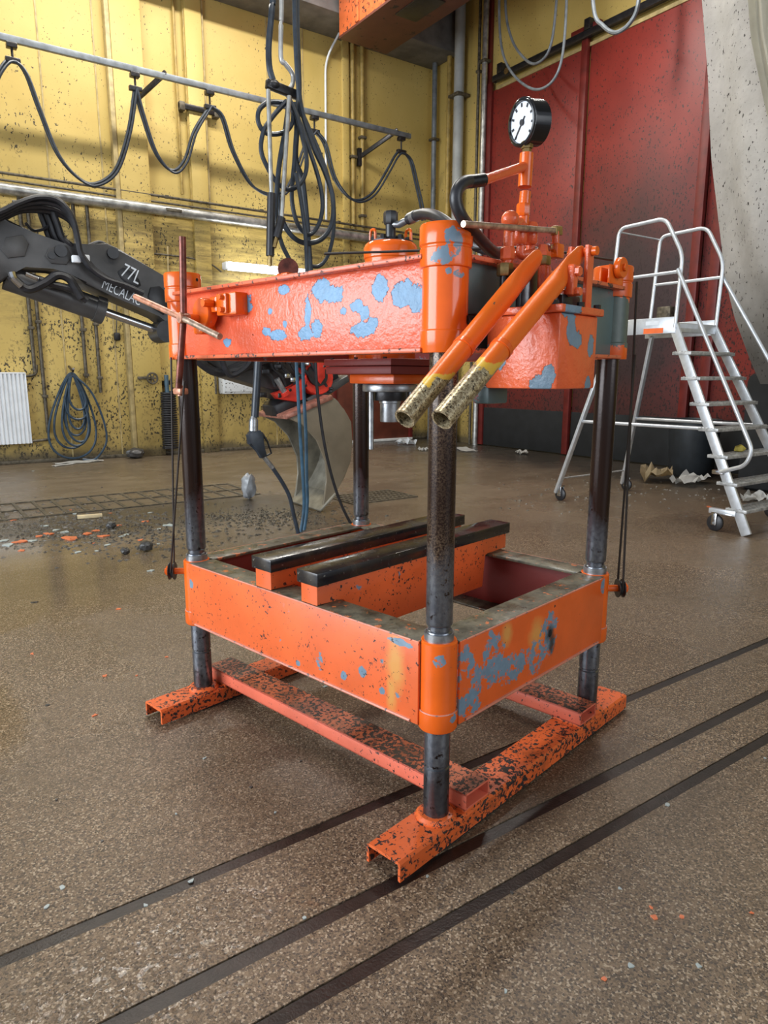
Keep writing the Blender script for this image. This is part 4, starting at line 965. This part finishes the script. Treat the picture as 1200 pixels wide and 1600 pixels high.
# guard rails and sloping handrails
def guard(X):
    f_ = lambda yv, zv: Vector((X, yv, zv))
    L_(MB().tube(fillet([f_(4.86, ZP), f_(4.80, 2.93), f_(4.27, 2.94), f_(4.06, 2.58), f_(4.08, ZP-.02)], .09, 6), .019, 10), 'guard_rail', m['alu'])
    L_(MB().cyl(f_(4.83, 2.43), f_(4.07, 2.43), .016, 10), 'mid_rail', m['alu'])
guard(LN-.01); guard(7.0)
L_(MB().tube([Vector((LN, 4.81, 2.90)), Vector((7.0, 4.81, 2.90))], .008, 8), 'rear_rail', m['alu'])
hr = [Vector((LN-.04, 4.08, 2.45)), Vector((LN-.09, 3.17, .80)), Vector((LN-.09, 3.22, .66)), Vector((LN-.02, 3.50, .565))]
L_(MB().tube(fillet(hr, .12, 6), .019, 10), 'handrail', m['alu'])
L_(MB().bb(LN-.04, LN+.03, 3.45, 3.56, .545, .585, .008), 'handrail_clamp', m['chrome'])
hr = [Vector((7.03, 4.08, 2.45)), Vector((7.40, 3.17, .80)), Vector((7.42, 3.22, .66)), Vector((7.34, 3.50, .565))]
L_(MB().tube(fillet(hr, .12, 6), .019, 10), 'handrail', m['alu'])

b = MB(); bmesh.ops.create_icosphere(b.bm, subdivisions=2, radius=.05)
for v in b.bm.verts: v.co = v.co*(1+.4*mnoise.noise(v.co*40)); v.co.z = max(v.co.z*.8, -.03)
o = b.build('yellow_rag', simple('yellow_rag', (.42, .34, .06), .7, 0, .3, 20)); o.location = (6.72, slope(.72)+.03, .758)
tag(o, 'small crumpled yellow rag lying on a lower ladder tread', 'rag')

# ================================================================== THE EXCAVATOR
YA = 6.85
ex = thing('excavator', 'charcoal excavator arm reaching behind the press, carrying a red rotator and bucket', 'excavator', (0, YA, 0))
EO = Vector((0, YA, 0))
def E_(b, name, mt, parent=ex, **k):
    for v in b.bm.verts: v.co -= EO
    return b.build(name, mt, parent, **k)
def ep(px, py, dy=0.0): return onY(px, py, YA+dy)
def emesh(poly, y0, y1, bev=.015):
    P = [ep(*p, 0) for p in poly]; return MB().prism([(p.x, YA+y0, p.z) for p in P], (0, y1-y0, 0), bev)
boom = E_(emesh([(-70, 318), (0, 346), (10, 349), (52, 370), (93, 388), (133, 386), (160, 384), (178, 392), (225, 425), (257, 440), (330, 480), (440, 535), (500, 548), (520, 575), (500, 600), (462, 612),
    (410, 608), (350, 590), (300, 556), (263, 510), (240, 496), (213, 484), (170, 466), (127, 447), (104, 428), (78, 420), (33, 417), (18, 430), (0, 443), (-70, 470)], -.17, .17, .02), 'stick', m['arm'])
E_(emesh([(70, 392), (98, 388), (106, 404), (98, 418), (74, 416), (64, 404)], -.185, -.16, .01), 'boss_plate', m['arm'], boom)
E_(emesh([(4, 376), (30, 372), (40, 386), (34, 405), (8, 408), (-4, 394)], -.182, -.16, .01), 'boss_plate', m['arm'], boom)
c = ep(88, 397); E_(MB().cyl((c.x, YA-.21, c.z), (c.x, YA+.2, c.z), .05, 16), 'pin', m['black_paint'], boom)
c = ep(74, 404); E_(MB().cyl((c.x, YA-.21, c.z), (c.x, YA+.2, c.z), .03, 14), 'pin', m['black_paint'], boom)
c = ep(168, 400); E_(MB().cyl((c.x, YA-.2, c.z), (c.x, YA+.2, c.z), .05, 12), 'pin', m['black_paint'], boom)
E_(emesh([(176, 428), (184, 421), (198, 428), (209, 440), (212, 449), (206, 452), (190, 446), (180, 437)], -.176, -.165, .003), 'badge_plate', m['black_paint'], boom)
E_(emesh([(226, 452), (240, 450), (254, 462), (257, 486), (246, 494), (230, 484), (222, 466)], -.19, -.165, .01), 'hose_port', m['black_paint'], boom)
# lettering on the stick
def lettering(txt, a, b_, h, name, mt=m['label_white']):
    A_, B_ = ep(*a), ep(*b_)
    cu = bpy.data.curves.new(name, 'FONT'); cu.body = txt; cu.size = 1; cu.extrude = .0
    tmp = bpy.data.objects.new(name, cu); me = bpy.data.meshes.new_from_object(tmp); bpy.data.objects.remove(tmp)
    bm = bmesh.new(); bm.from_mesh(me); bpy.data.meshes.remove(me)
    xs = [v.co.x for v in bm.verts]; ys = [v.co.y for v in bm.verts]; w0 = max(xs)-min(xs); h0 = max(ys)-min(ys)
    d = (B_-A_); Lg = d.length; d.normalize(); up = Vector((-d.z, 0, d.x)); 
    for v in bm.verts:
        q = A_+d*((v.co.x-min(xs))/w0*Lg)+up*((v.co.y-min(ys))/h0*h); v.co = Vector((q.x, YA-.1785, q.z))
    mb = MB(); mb.bm.free(); mb.bm = bm; return E_(mb, name, mt, boom, smooth=False)
lettering('MECALAC', (151, 453), (209, 480), .088, 'lettering')
lettering('77L', (180, 434), (207, 448), .12, 'badge_lettering')
# hydraulic cylinder under the stick
ca, cb_, ce = ep(8, 433, -.05), ep(155, 484, -.05), ep(254, 519, -.05)
barrel = E_(MB().cyl(ca, cb_, .105, 22), 'cylinder_barrel', m['arm'])
d = (cb_-ca).normalized()
E_(MB().cyl(cb_-d*.04, cb_+d*.04, .12, 22), 'cylinder_head', m['arm'], barrel)
E_(MB().cyl(cb_, ce, .038, 16), 'cylinder_rod', m['chrome'], barrel)
E_(MB().cyl(ce+Vector((0, -.14, 0)), ce+Vector((0, .14, 0)), .10, 18), 'rod_eye', m['black_paint'], barrel)
E_(MB().tube([ep(40, 428, -.2), ep(70, 440, -.2), ep(105, 452, -.2)], .02, 8), 'cylinder_line', m['chrome'], barrel)
def ehose(P, dy, r, name='hydraulic_hose', mt=None): return E_(MB().tube(spline([ep(x, y, dy) for x, y in P], 7), r, 8), name, mt or m['rubber'])
for k, (sh, dy) in enumerate(((0, -.26), (7, -.20), (-8, -.30), (13, -.14))):
    ehose([(-40, 350+sh), (0, 336+sh*.6), (30, 322+sh*.6), (62, 316+sh), (92, 322+sh), (112, 342+sh*.5), (121, 370), (125, 392), (133+sh*.25, 405), (146+sh*.3, 421), (168+sh*.2, 436), (196, 447+sh*.15), (224, 458)], dy, .024)
for k, x in enumerate((0, 10, 20)):
    ehose([(20+x, 318), (55+x, 320), (68+x, 345), (78+x, 372), (92+x, 384)], -.05-.05*k, .028)
ehose([(40, 348), (52, 360), (70, 357), (82, 345)], -.1, .012)
ehose([(16, 430), (26, 440), (45, 452), (70, 442), (90, 430), (108, 436), (118, 450), (128, 466)], -.24, .035)
ehose([(60, 436), (85, 445), (112, 452), (136, 470)], -.22, .03)
ehose([(18, 425), (22, 435), (34, 447)], -.27, .03, mt=m['chrome'])
ehose([(135, 386), (155, 379), (170, 386), (180, 398)], -.1, .018)
for px, py in ((119, 405), (133, 404)): E_(MB().box(ep(px, py, -.25), (.07, .05, .06), .01, None), 'hose_fitting', m['white'])
for q in range(4):
    ehose([(296+q*3, 540), (312+q*4, 566+q*3), (340+q*3, 582), (372, 578-q*3), (400, 568-q*4), (425, 560)], -.30+q*.05, .04)
ehose([(340, 545), (358, 585), (380, 578), (395, 560)], -.34, .03)

# quick hitch and tilt rotator
rot = E_(emesh([(400, 560), (500, 545), (520, 590), (512, 612), (480, 622), (452, 632), (425, 622), (405, 600)], -.16, .2, .03), 'rotator_body', m['black_paint'])
c = ep(478, 588)
E_(MB().lathe([(.20, -.05), (.205, -.04), (.205, .03), (.20, .04)], (c.x, YA-.2, c.z), (0, -1, .25), 26), 'rotator_ring', m['hydred'], rot)
E_(MB().lathe([(.12, -.06), (.12, .07)], (c.x, YA-.2, c.z), (0, -1, .25), 22), 'rotator_hub', m['black_paint'], rot)
E_(emesh([(474, 560), (481, 559), (487, 572), (487, 590), (480, 600), (473, 590), (476, 574)], -.30, -.22, .012), 'red_guard', m['hydred'], rot)
E_(emesh([(440, 603), (452, 592), (458, 586), (460, 596), (452, 606), (458, 615), (450, 622), (446, 627), (415, 622), (408, 614), (428, 609)], -.30, -.20, .012), 'locking_hook', m['hydred'], rot)
E_(MB().cyl(ep(432, 592, -.3), ep(444, 612, -.3), .03, 12), 'lock_cylinder', m['steel'], rot)
E_(MB().cyl(ep(444, 612, -.3), ep(447, 617, -.3), .05, 12), 'lock_cap', m['hydred'], rot)
E_(emesh([(460, 622), (525, 586), (528, 596), (470, 634)], -.26, .15, .02), 'hitch_frame', m['arm'], rot)
E_(emesh([(424, 628), (440, 622), (468, 626), (472, 640), (452, 652), (428, 650), (420, 640)], -.24, .2, .03), 'hitch_frame', m['black_paint'], rot)
random.seed(11)
for q in range(26):
    px, py = random.uniform(405, 520), random.uniform(562, 618); s = random.uniform(.02, .05)
    E_(MB().box(ep(px, py, -.22-random.random()*.06), (s*1.6, .06, s), .008, random.uniform(-.6, .6)), 'hydraulic_fitting', m['chrome'] if q % 5 == 0 else m['black_paint'], rot)
for q in range(6):
    x = 404+q*16; ehose([(x, 558), (x+6, 575), (x+20, 588+q), (x+26, 604)], -.26, .018)
# bucket: two side plates and a curved shell, mouth to the left
YN, YF_ = 6.43, 7.08
def bpt(px, py): q = onY(px, py, YN); return (q.x, q.z)
zfix = bpt(502, 799)[1]
SIDE = [(446, 653), (484, 636), (519, 621), (538, 640), (549, 660), (551, 690), (548, 722), (538, 748), (524, 772), (503, 799), (508, 776), (512, 752), (510, 722), (496, 688), (474, 664)]
S2 = [(x, z_-zfix+.012) for x, z_ in (bpt(*p) for p in SIDE)]
bk = E_(MB().prism([(x, YN, z_) for x, z_ in S2], (0, .03, 0), .006), 'bucket', m['bucket'])
E_(MB().prism([(x, YF_, z_) for x, z_ in S2], (0, .03, 0), .006), 'side_plate', m['bucket_in'], bk)
b = MB(); out = [S2[i] for i in range(0, 10)]; fine = spline([(x, 0, z_) for x, z_ in out], 4)
cxm = sum(p.x for p in fine)/len(fine); czm = sum(p.z for p in fine)/len(fine)
inn = [p+(Vector((cxm, 0, czm))-p).normalized()*.022 for p in fine]
b.prism([(p.x, YN+.02, p.z) for p in fine]+[(p.x, YN+.02, p.z) for p in reversed(inn)], (0, YF_-YN, 0)); E_(b, 'shell', m['bucket_in'], bk)
tl = S2[0]; tr_ = S2[2]
E_(MB().beam((tl[0], (YN+YF_)/2, tl[1]), (tr_[0], (YN+YF_)/2, tr_[1]), YF_-YN+.03, .05, .01), 'top_rib', m['bucket_lip'], bk)
E_(MB().beam((S2[8][0], (YN+YF_)/2, S2[8][1]), (S2[9][0]-.03, (YN+YF_)/2, S2[9][1]+.004), YF_-YN+.04, .03, .008), 'cutting_edge', m['bucket_in'], bk)
E_(MB().beam((tl[0]-.02, (YN+YF_)/2, tl[1]+.05), (tl[0]+.28, (YN+YF_)/2, tl[1]+.16), .3, .14, .02), 'hitch_ear', m['black_paint'], bk)

# ================================================================== HANGING HOSES AND LANCES
YH = 5.75
def hq(px, py, dy=0.0):
    q = onY(px, py, YH+dy); return q
t = thing('lifting_hook', 'pale bent steel rod hook hanging from above, carrying the hose bundle', 'hook', hq(445, -60))
o_ = hq(445, -60)
MB().tube(spline([hq(x, y)-o_ for x, y in ((440, -900), (440, -60), (439, 40), (439, 90), (446, 100), (455, 112), (458, 122), (456, 134), (450, 141))], 6), .020, 10).build('rod', simple('pale_rod', (.48, .48, .47), .35, .4), t)
MB().beam(hq(416, 130)-o_, hq(466, 150)-o_, .06, .07, .01).build('crossbar', m['dark_steel'], t)
MB().sph(hq(427, 133)-o_, .05, (1.2, 1, .9)).build('knot', m['rubber'], t)
def hose(P, r, label, mt=m['hose'], dy=0.0, name='hanging_hose', grp=None):
    return tag(MB().tube(spline([hq(x, y, dy) for x, y in P], 7), r*.74, 8).build(name, mt), label, 'hose', grp)
hose([(444, -700), (428, -60), (425, 10), (420, 70), (421, 105), (428, 130)], .036, 'left dark hose rising from the knot to the ceiling', dy=.02)
hose([(470, -700), (464, -50), (464, 40), (466, 100), (467, 150), (464, 200), (462, 250), (472, 280), (478, 330), (482, 380), (486, 440)], .034, 'right dark hose dropping straight past the crossbar', dy=-.05)
hose([(457, -700), (460, -50), (462, 60), (466, 130), (472, 175), (490, 230), (508, 270), (520, 310), (518, 350), (500, 375), (470, 378), (446, 355), (434, 310), (436, 260), (446, 200), (452, 155)], .030, 'longest outer loop of hose hanging from the crossbar', dy=-.10)
hose([(450, 150), (466, 185), (482, 230), (498, 280), (504, 320), (498, 350), (484, 366), (466, 352), (456, 310), (460, 250), (463, 200), (460, 160)], .026, 'inner long loop of hose hanging from the crossbar', dy=-.14)
hose([(446, 160), (420, 160), (405, 172), (404, 192), (416, 208), (440, 208), (455, 196), (458, 175), (450, 160)], .026, 'small upper ring of hose below the crossbar', dy=-.16)
hose([(448, 158), (428, 180), (412, 205), (408, 235), (418, 262), (432, 284), (450, 296), (468, 288), (478, 268), (478, 240), (466, 190), (455, 160)], .026, 'middle round loop of hose below the crossbar', dy=-.19)
hose([(452, 160), (448, 200), (438, 250), (432, 300), (432, 345), (440, 380), (452, 405), (462, 425), (470, 440)], .026, 'hose falling left of the loops behind the beam', dy=-.22)
hose([(474, 180), (500, 240), (516, 290), (522, 330), (520, 370), (512, 400), (498, 416), (478, 414)], .024, 'rightmost curve of hose reaching down to the beam', dy=-.03)
hose([(462, 270), (468, 300), (474, 340), (478, 380), (480, 440)], .024, 'thin straight hose between the loops', dy=-.24)
def lance(a, b_, c, label, dy=0.0, end=None):
    A_, B_, C_ = hq(*a, dy), hq(*b_, dy), hq(*c, dy)
    t = thing('spray_lance', label, 'lance', A_)
    MB().cyl((0, 0, 0), B_-A_, .018, 10).build('tube', m['galv'], t); MB().cyl(B_-A_, C_-A_, .034, 12).build('sleeve', m['rubber'], t)
    MB().cyl(C_-A_, C_-A_+(C_-B_).normalized()*.08, .018, 10).build('tip', m['brass'], t); return t
lance((419, 140), (424, 302), (422, 400), 'left spray lance with pale tube and black sleeve', dy=-.28)
MB_ = MB().cyl((.05, 0, 0), hq(424, 400, -.28)-hq(419, 140, -.28), .014, 8)
lance((452, 150), (440, 340), (432, 372), 'right spray lance tilted behind the hose loops', dy=-.31)
# pressure gun below the beam
g0 = hq(401, 560, -.1)
t = thing('pressure_gun', 'black pressure washer gun hanging below the press beam', 'gun', g0)
G = lambda x, y: hq(x, y, -.1)-g0
MB().cyl(G(402.5, 560)-Vector((-.03, 0, -.22)), G(398, 652), .034, 12).build('lance_sleeve', m['hose'], t)
MB().lathe([(.024, 0), (.04, .01), (.04, .10), (.024, .14)], G(396, 675), (.05, 0, 1), 14).build('coupling', m['steel'], t)
P = [(386, 680), (392, 672), (405, 672), (411, 680), (408, 692), (416, 712), (407, 716), (398, 698), (388, 694)]
MB().prism([G(*p)+Vector((0, -.035, 0)) for p in P], (0, .07, 0), .012).build('grip', m['hose'], t)
MB().tube([G(409, 676), G(418, 690), G(424, 708), G(416, 712)], .010, 6).build('trigger_guard', m['rubber'], t)
MB().cyl(G(411, 712), G(426, 731), .022, 10).build('hose_tail', m['steel'], t)
hose([(424, 728), (440, 752), (452, 775), (458, 800), (464, 825), (470, 850), (476, 880)], .026, 'hose running down from the pressure gun', dy=-.1)
hose([(462, 440), (463, 560), (466, 620), (469, 680), (473, 740), (475, 790), (470, 830), (462, 860)], .022, 'left of two blue hoses hanging before the bucket', m['hose_blue'], dy=-.05)
hose([(472, 440), (473, 560), (475, 620), (478, 680), (479, 740), (480, 790), (474, 835), (466, 865)], .022, 'right of two blue hoses hanging before the bucket', m['hose_blue'], dy=.0)
hose([(490, 440), (493, 570), (499, 640), (508, 700), (520, 750), (534, 790), (548, 818), (560, 840)], .020, 'thin dark hose slanting across the bucket side', m['rubber'], dy=.0)

# ================================================================== FLOOR GRATING, DEBRIS
def grating(name, label, x0, x1, yf, wd, nb, nl):
    t = thing(name, label, 'grating', ((x0+x1)/2, yf(.5), 0)); base = Vector(((x0+x1)/2, yf(.5), 0))
    ya, yb_ = yf(0), yf(1)
    for k in range(nl):
        o = wd*(k/(nl-1)-.5)
        b = MB().beam(Vector((x0, ya+o, .006))-base, Vector((x1, yb_+o, .006))-base, .03, .012); b.build('side_rail', m['dirtypipe'], t)
    for i in range(nb):
        u = i/(nb-1); c = Vector((x0+(x1-x0)*u, ya+(yb_-ya)*u, .005))-base
        MB().beam(c-Vector((0, wd/2, 0)), c+Vector((0, wd/2, 0)), .035, .010).build('cross_bar', m['dirtypipe'], t)
grating('floor_grating', 'rusty drain grating across the floor left of the press', -.8, 3.6, lambda u: 8.35, 1.0, 23, 3)
grating('floor_grating', 'small dark drain grating behind the rear press column', 4.2, 5.1, lambda u: 6.9, .6, 16, 6)

UNIQ = {(110, 842): 'largest orange flake in the middle of the wet debris', (75, 835): 'orange flake left of the largest one in the debris',
        (137, 834): 'second largest orange flake, beside the pale ones', (163, 838): 'orange flake just right of the middle of the debris',
        (228, 815): 'rightmost orange flake, near the left column ropes', (20, 813): 'leftmost orange flake, close to the grating',
        (1107, 792): 'lone orange flake on the dark floor beneath the ladder', (260, 1027): 'orange chip nearest to the left base channel of the press',
        (148, 1118): 'orange chip farthest left in front of the left base channel', (944, 1530): 'lowest orange chip in the right foreground',
        (1022, 1434): 'largest of the orange chips in the right foreground', (98, 1387): 'larger of two pale chips above the uppermost floor rail at left',
        (73, 1417): 'smaller of two pale chips above the uppermost floor rail at left', (298, 1377): 'pale chip lying on the uppermost floor rail',
        (668, 1370): 'tiny pale chip right of the front end of the press base', (508, 1073): 'pale chip between the cross tubes under the press',
        (100, 832): 'largest pale flake in the wet debris', (262, 821): 'pale flake at the right end of the debris by the ropes',
        (52, 736): 'lone pale chip on the far floor near the radiator', (55, 941): 'largest dark scrap, alone on the floor left of the press'}
def flake(px, py, s, mt, label, group, name='paint_flake'):
    p = onZ(px, py); n = random.randint(6, 9); P = []; s *= .72
    for i in range(n):
        a = 2*math.pi*i/n+random.uniform(-.3, .3); r = s*random.uniform(.4, 1.25); P.append((r*math.cos(a), r*.8*math.sin(a), 0))
    b = MB().prism(P, (0, 0, max(.003, s*.12)))
    o = b.build(name, mt, smooth=False); o.location = (p.x, p.y, .0005); o.rotation_euler = (0, 0, random.uniform(0, 6))
    return tag(o, UNIQ.get((px, py), label), 'flake', group)
random.seed(21)
for px, py, s in ((110, 842, .13), (75, 835, .09), (137, 834, .10), (163, 838, .09), (150, 830, .07), (228, 815, .06), (186, 821, .05), (33, 847, .1), (20, 813, .05), (172, 802, .03), (146, 849, .04), (219, 844, .05), (110, 797, .03), (60, 838, .06), (35, 860, .05), (1107, 792, .06)):
    flake(px, py, s, m['flake_o'], 'orange paint flake in the wet debris near the grating' if px < 1000 else 'orange flake on the dark floor beneath the ladder', 'orange flakes in the debris')
for px, py, s in ((50, 1022, .022), (260, 1027, .02), (165, 1056, .022), (148, 1118, .02), (214, 1056, .012), (1022, 1434, .014), (1018, 1419, .009), (1064, 1433, .010), (944, 1530, .012), (1174, 1427, .008), (185, 952, .03)):
    flake(px, py, s, m['flake_o'], 'small orange paint chip lying alone on the brown floor', 'orange chips around the press')
for px, py, s in ((100, 832, .09), (168, 852, .05), (122, 863, .05), (152, 861, .04), (198, 836, .06), (190, 838, .04), (248, 827, .05), (262, 821, .08), (12, 852, .08), (50, 846, .07), (116, 803, .05), (235, 801, .04), (52, 736, .03), (247, 850, .03), (86, 829, .06), (70, 822, .05), (5, 845, .06)):
    flake(px, py, s, m['flake_g'], 'pale paint flake in the wet debris near the grating', 'pale flakes in the debris')
for px, py, s in ((98, 1387, .016), (73, 1417, .012), (298, 1377, .014), (227, 1415, .010), (508, 1073, .018), (475, 1435, .010), (320, 1185, .010), (668, 1370, .008), (986, 1510, .012), (1092, 1511, .012), (790, 1549, .009), (1042, 1258, .014), (969, 1389, .008), (1195, 1185, .012), (236, 892, .05), (430, 1270, .008), (275, 1272, .008)):
    flake(px, py, s, m['flake_g'], 'small pale paint chip lying alone on the brown floor', 'pale chips around the press')
for px, py, s in ((55, 941, .035), (392, 1230, .012), (75, 1102, .018), (160, 1315, .008), (88, 1250, .01), (470, 1190, .01), (800, 1395, .012)):
    flake(px, py, s, m['stone'], 'dark scrap lying on the wet brown floor', 'dark scraps on the floor', 'scrap')
def lump(px, py, r, mt, label, cat, name, sc=(1, 1, .8)):
    p = onZ(px, py); b = MB(); bmesh.ops.create_icosphere(b.bm, subdivisions=3, radius=r)
    for v in b.bm.verts:
        k = 1+.28*mnoise.noise(v.co*2.2/r+Vector((px, py, 0))); v.co = Vector((v.co.x*sc[0]*k, v.co.y*sc[1]*k, v.co.z*sc[2]*k))
    zmin = min(v.co.z for v in b.bm.verts)
    for v in b.bm.verts: v.co.z -= zmin
    o = b.build(name, mt); o.location = (p.x, p.y, 0); return tag(o, label, cat)
lump(229, 861, .055, m['stone'], 'dark round stone on the floor left of the press', 'stone', 'stone')
lump(212, 716, .13, m['stone'], 'black lump at the foot of the yellow pilaster', 'stone', 'stone', (1.2, 1, .7))
lump(389, 780, .12, simple('cloudy_plastic', (.30, .31, .32), .25), 'crumpled cloudy plastic bottle standing on the floor before the bucket', 'bottle', 'plastic_bottle', (.7, .7, 1.3))
lump(174, 826, .045, m['stone'], 'dark pebble among the flakes by the grating', 'stone', 'pebble')
lump(196, 866, .035, m['stone'], 'small dark pebble right of the flake pile', 'stone', 'pebble')
# wooden stick, papers, cardboard
a, b_ = onZ(121, 811), onZ(160, 808)
tag(MB().beam(a+Vector((0, 0, .02)), b_+Vector((0, 0, .02)), .05, .035, .004).build('wooden_stick', m['wood']), 'pale wooden stick lying by the floor grating', 'stick')
def sheetlet(px, py, w_, d_, mt, label, cat, name, rz, crumple=.03, h=.02):
    p = onZ(px, py); b = MB(); n = 7
    V = [[b.bm.verts.new(((i/(n-1)-.5)*w_, (j/(n-1)-.5)*d_, h+crumple*mnoise.noise(Vector((i*.7+px, j*.7, 3))))) for j in range(n)] for i in range(n)]
    for i in range(n-1):
        for j in range(n-1): b.bm.faces.new((V[i][j], V[i+1][j], V[i+1][j+1], V[i][j+1]))
    bmesh.ops.solidify(b.bm, geom=b.bm.faces[:], thickness=.006)
    zmin = min(v.co.z for v in b.bm.verts)
    for v in b.bm.verts: v.co.z -= zmin
    o = b.build(name, mt); o.location = (p.x, p.y, .001); o.rotation_euler = (0, 0, rz); return tag(o, label, cat)
sheetlet(123, 723, .75, .28, m['paper'], 'flattened pale packaging on the floor below the hose coil', 'paper', 'flat_packaging', .1)
sheetlet(100, 727, .4, .12, m['paper'], 'narrow strip of pale card beside the flattened packaging', 'paper', 'card_strip', .5, .02)
sheetlet(634, 695, .42, .30, m['label_white'], 'white crumpled paper on the floor behind the rear column', 'paper', 'paper_scrap', .3, .12, .06)
sheetlet(725, 703, .8, .3, m['paper'], 'pale flattened paper by the left red door', 'paper', 'paper_scrap', 1.2, .04)
sheetlet(663, 704, .22, .2, m['paper'], 'tiny pale scrap of paper left of the front column', 'paper', 'paper_scrap', .2, .08, .05)
o = sheetlet(1024, 752, .55, .42, m['card'], 'bent brown cardboard sheet on the floor behind the ladder', 'cardboard', 'cardboard', .6, .22, .12)
sheetlet(1078, 757, .7, .3, m['paper'], 'heap of crumpled pale plastic film behind the ladder', 'film', 'plastic_film', .2, .16, .08)
sheetlet(1180, 784, .35, .25, m['paper'], 'crumpled white rag on the floor at the far right', 'rag', 'rag', .2, .14, .06)
sheetlet(815, 710, .3, .2, m['paper'], 'pale scrap by the skirting of the left red door', 'paper', 'paper_scrap', .9, .08, .03)
# fine grit nobody could count
b = MB(); random.seed(5)
for i in range(2600):
    if i < 1700: px, py = random.gauss(150, 120), random.gauss(826, 20)
    elif i < 2300: px, py = random.gauss(420, 70), random.gauss(810, 8)
    else: px, py = random.uniform(780, 1200), random.gauss(765, 18)
    if py < 730 or py > 900 or px < -40: continue
    p = onZ(px, py)
    if p.x > 8.7: continue
    s = random.uniform(.008, .028)*(1.3 if i < 300 else 1)
    V = [b.bm.verts.new(p+Vector((s*random.uniform(.6, 1.3)*math.cos(a), s*random.uniform(.6, 1.3)*math.sin(a), .0005))) for a in (0, 2.1, 4.2)]
    T = b.bm.verts.new(p+Vector((0, 0, s*random.uniform(.25, .7))))
    for k in range(3): b.bm.faces.new((V[k], V[(k+1) % 3], T))
    b.bm.faces.new(V)
tag(b.build('grit', m['grit'], smooth=False), 'wet dark grit and rubble scattered on the floor by the gratings', 'grit', kind='stuff')
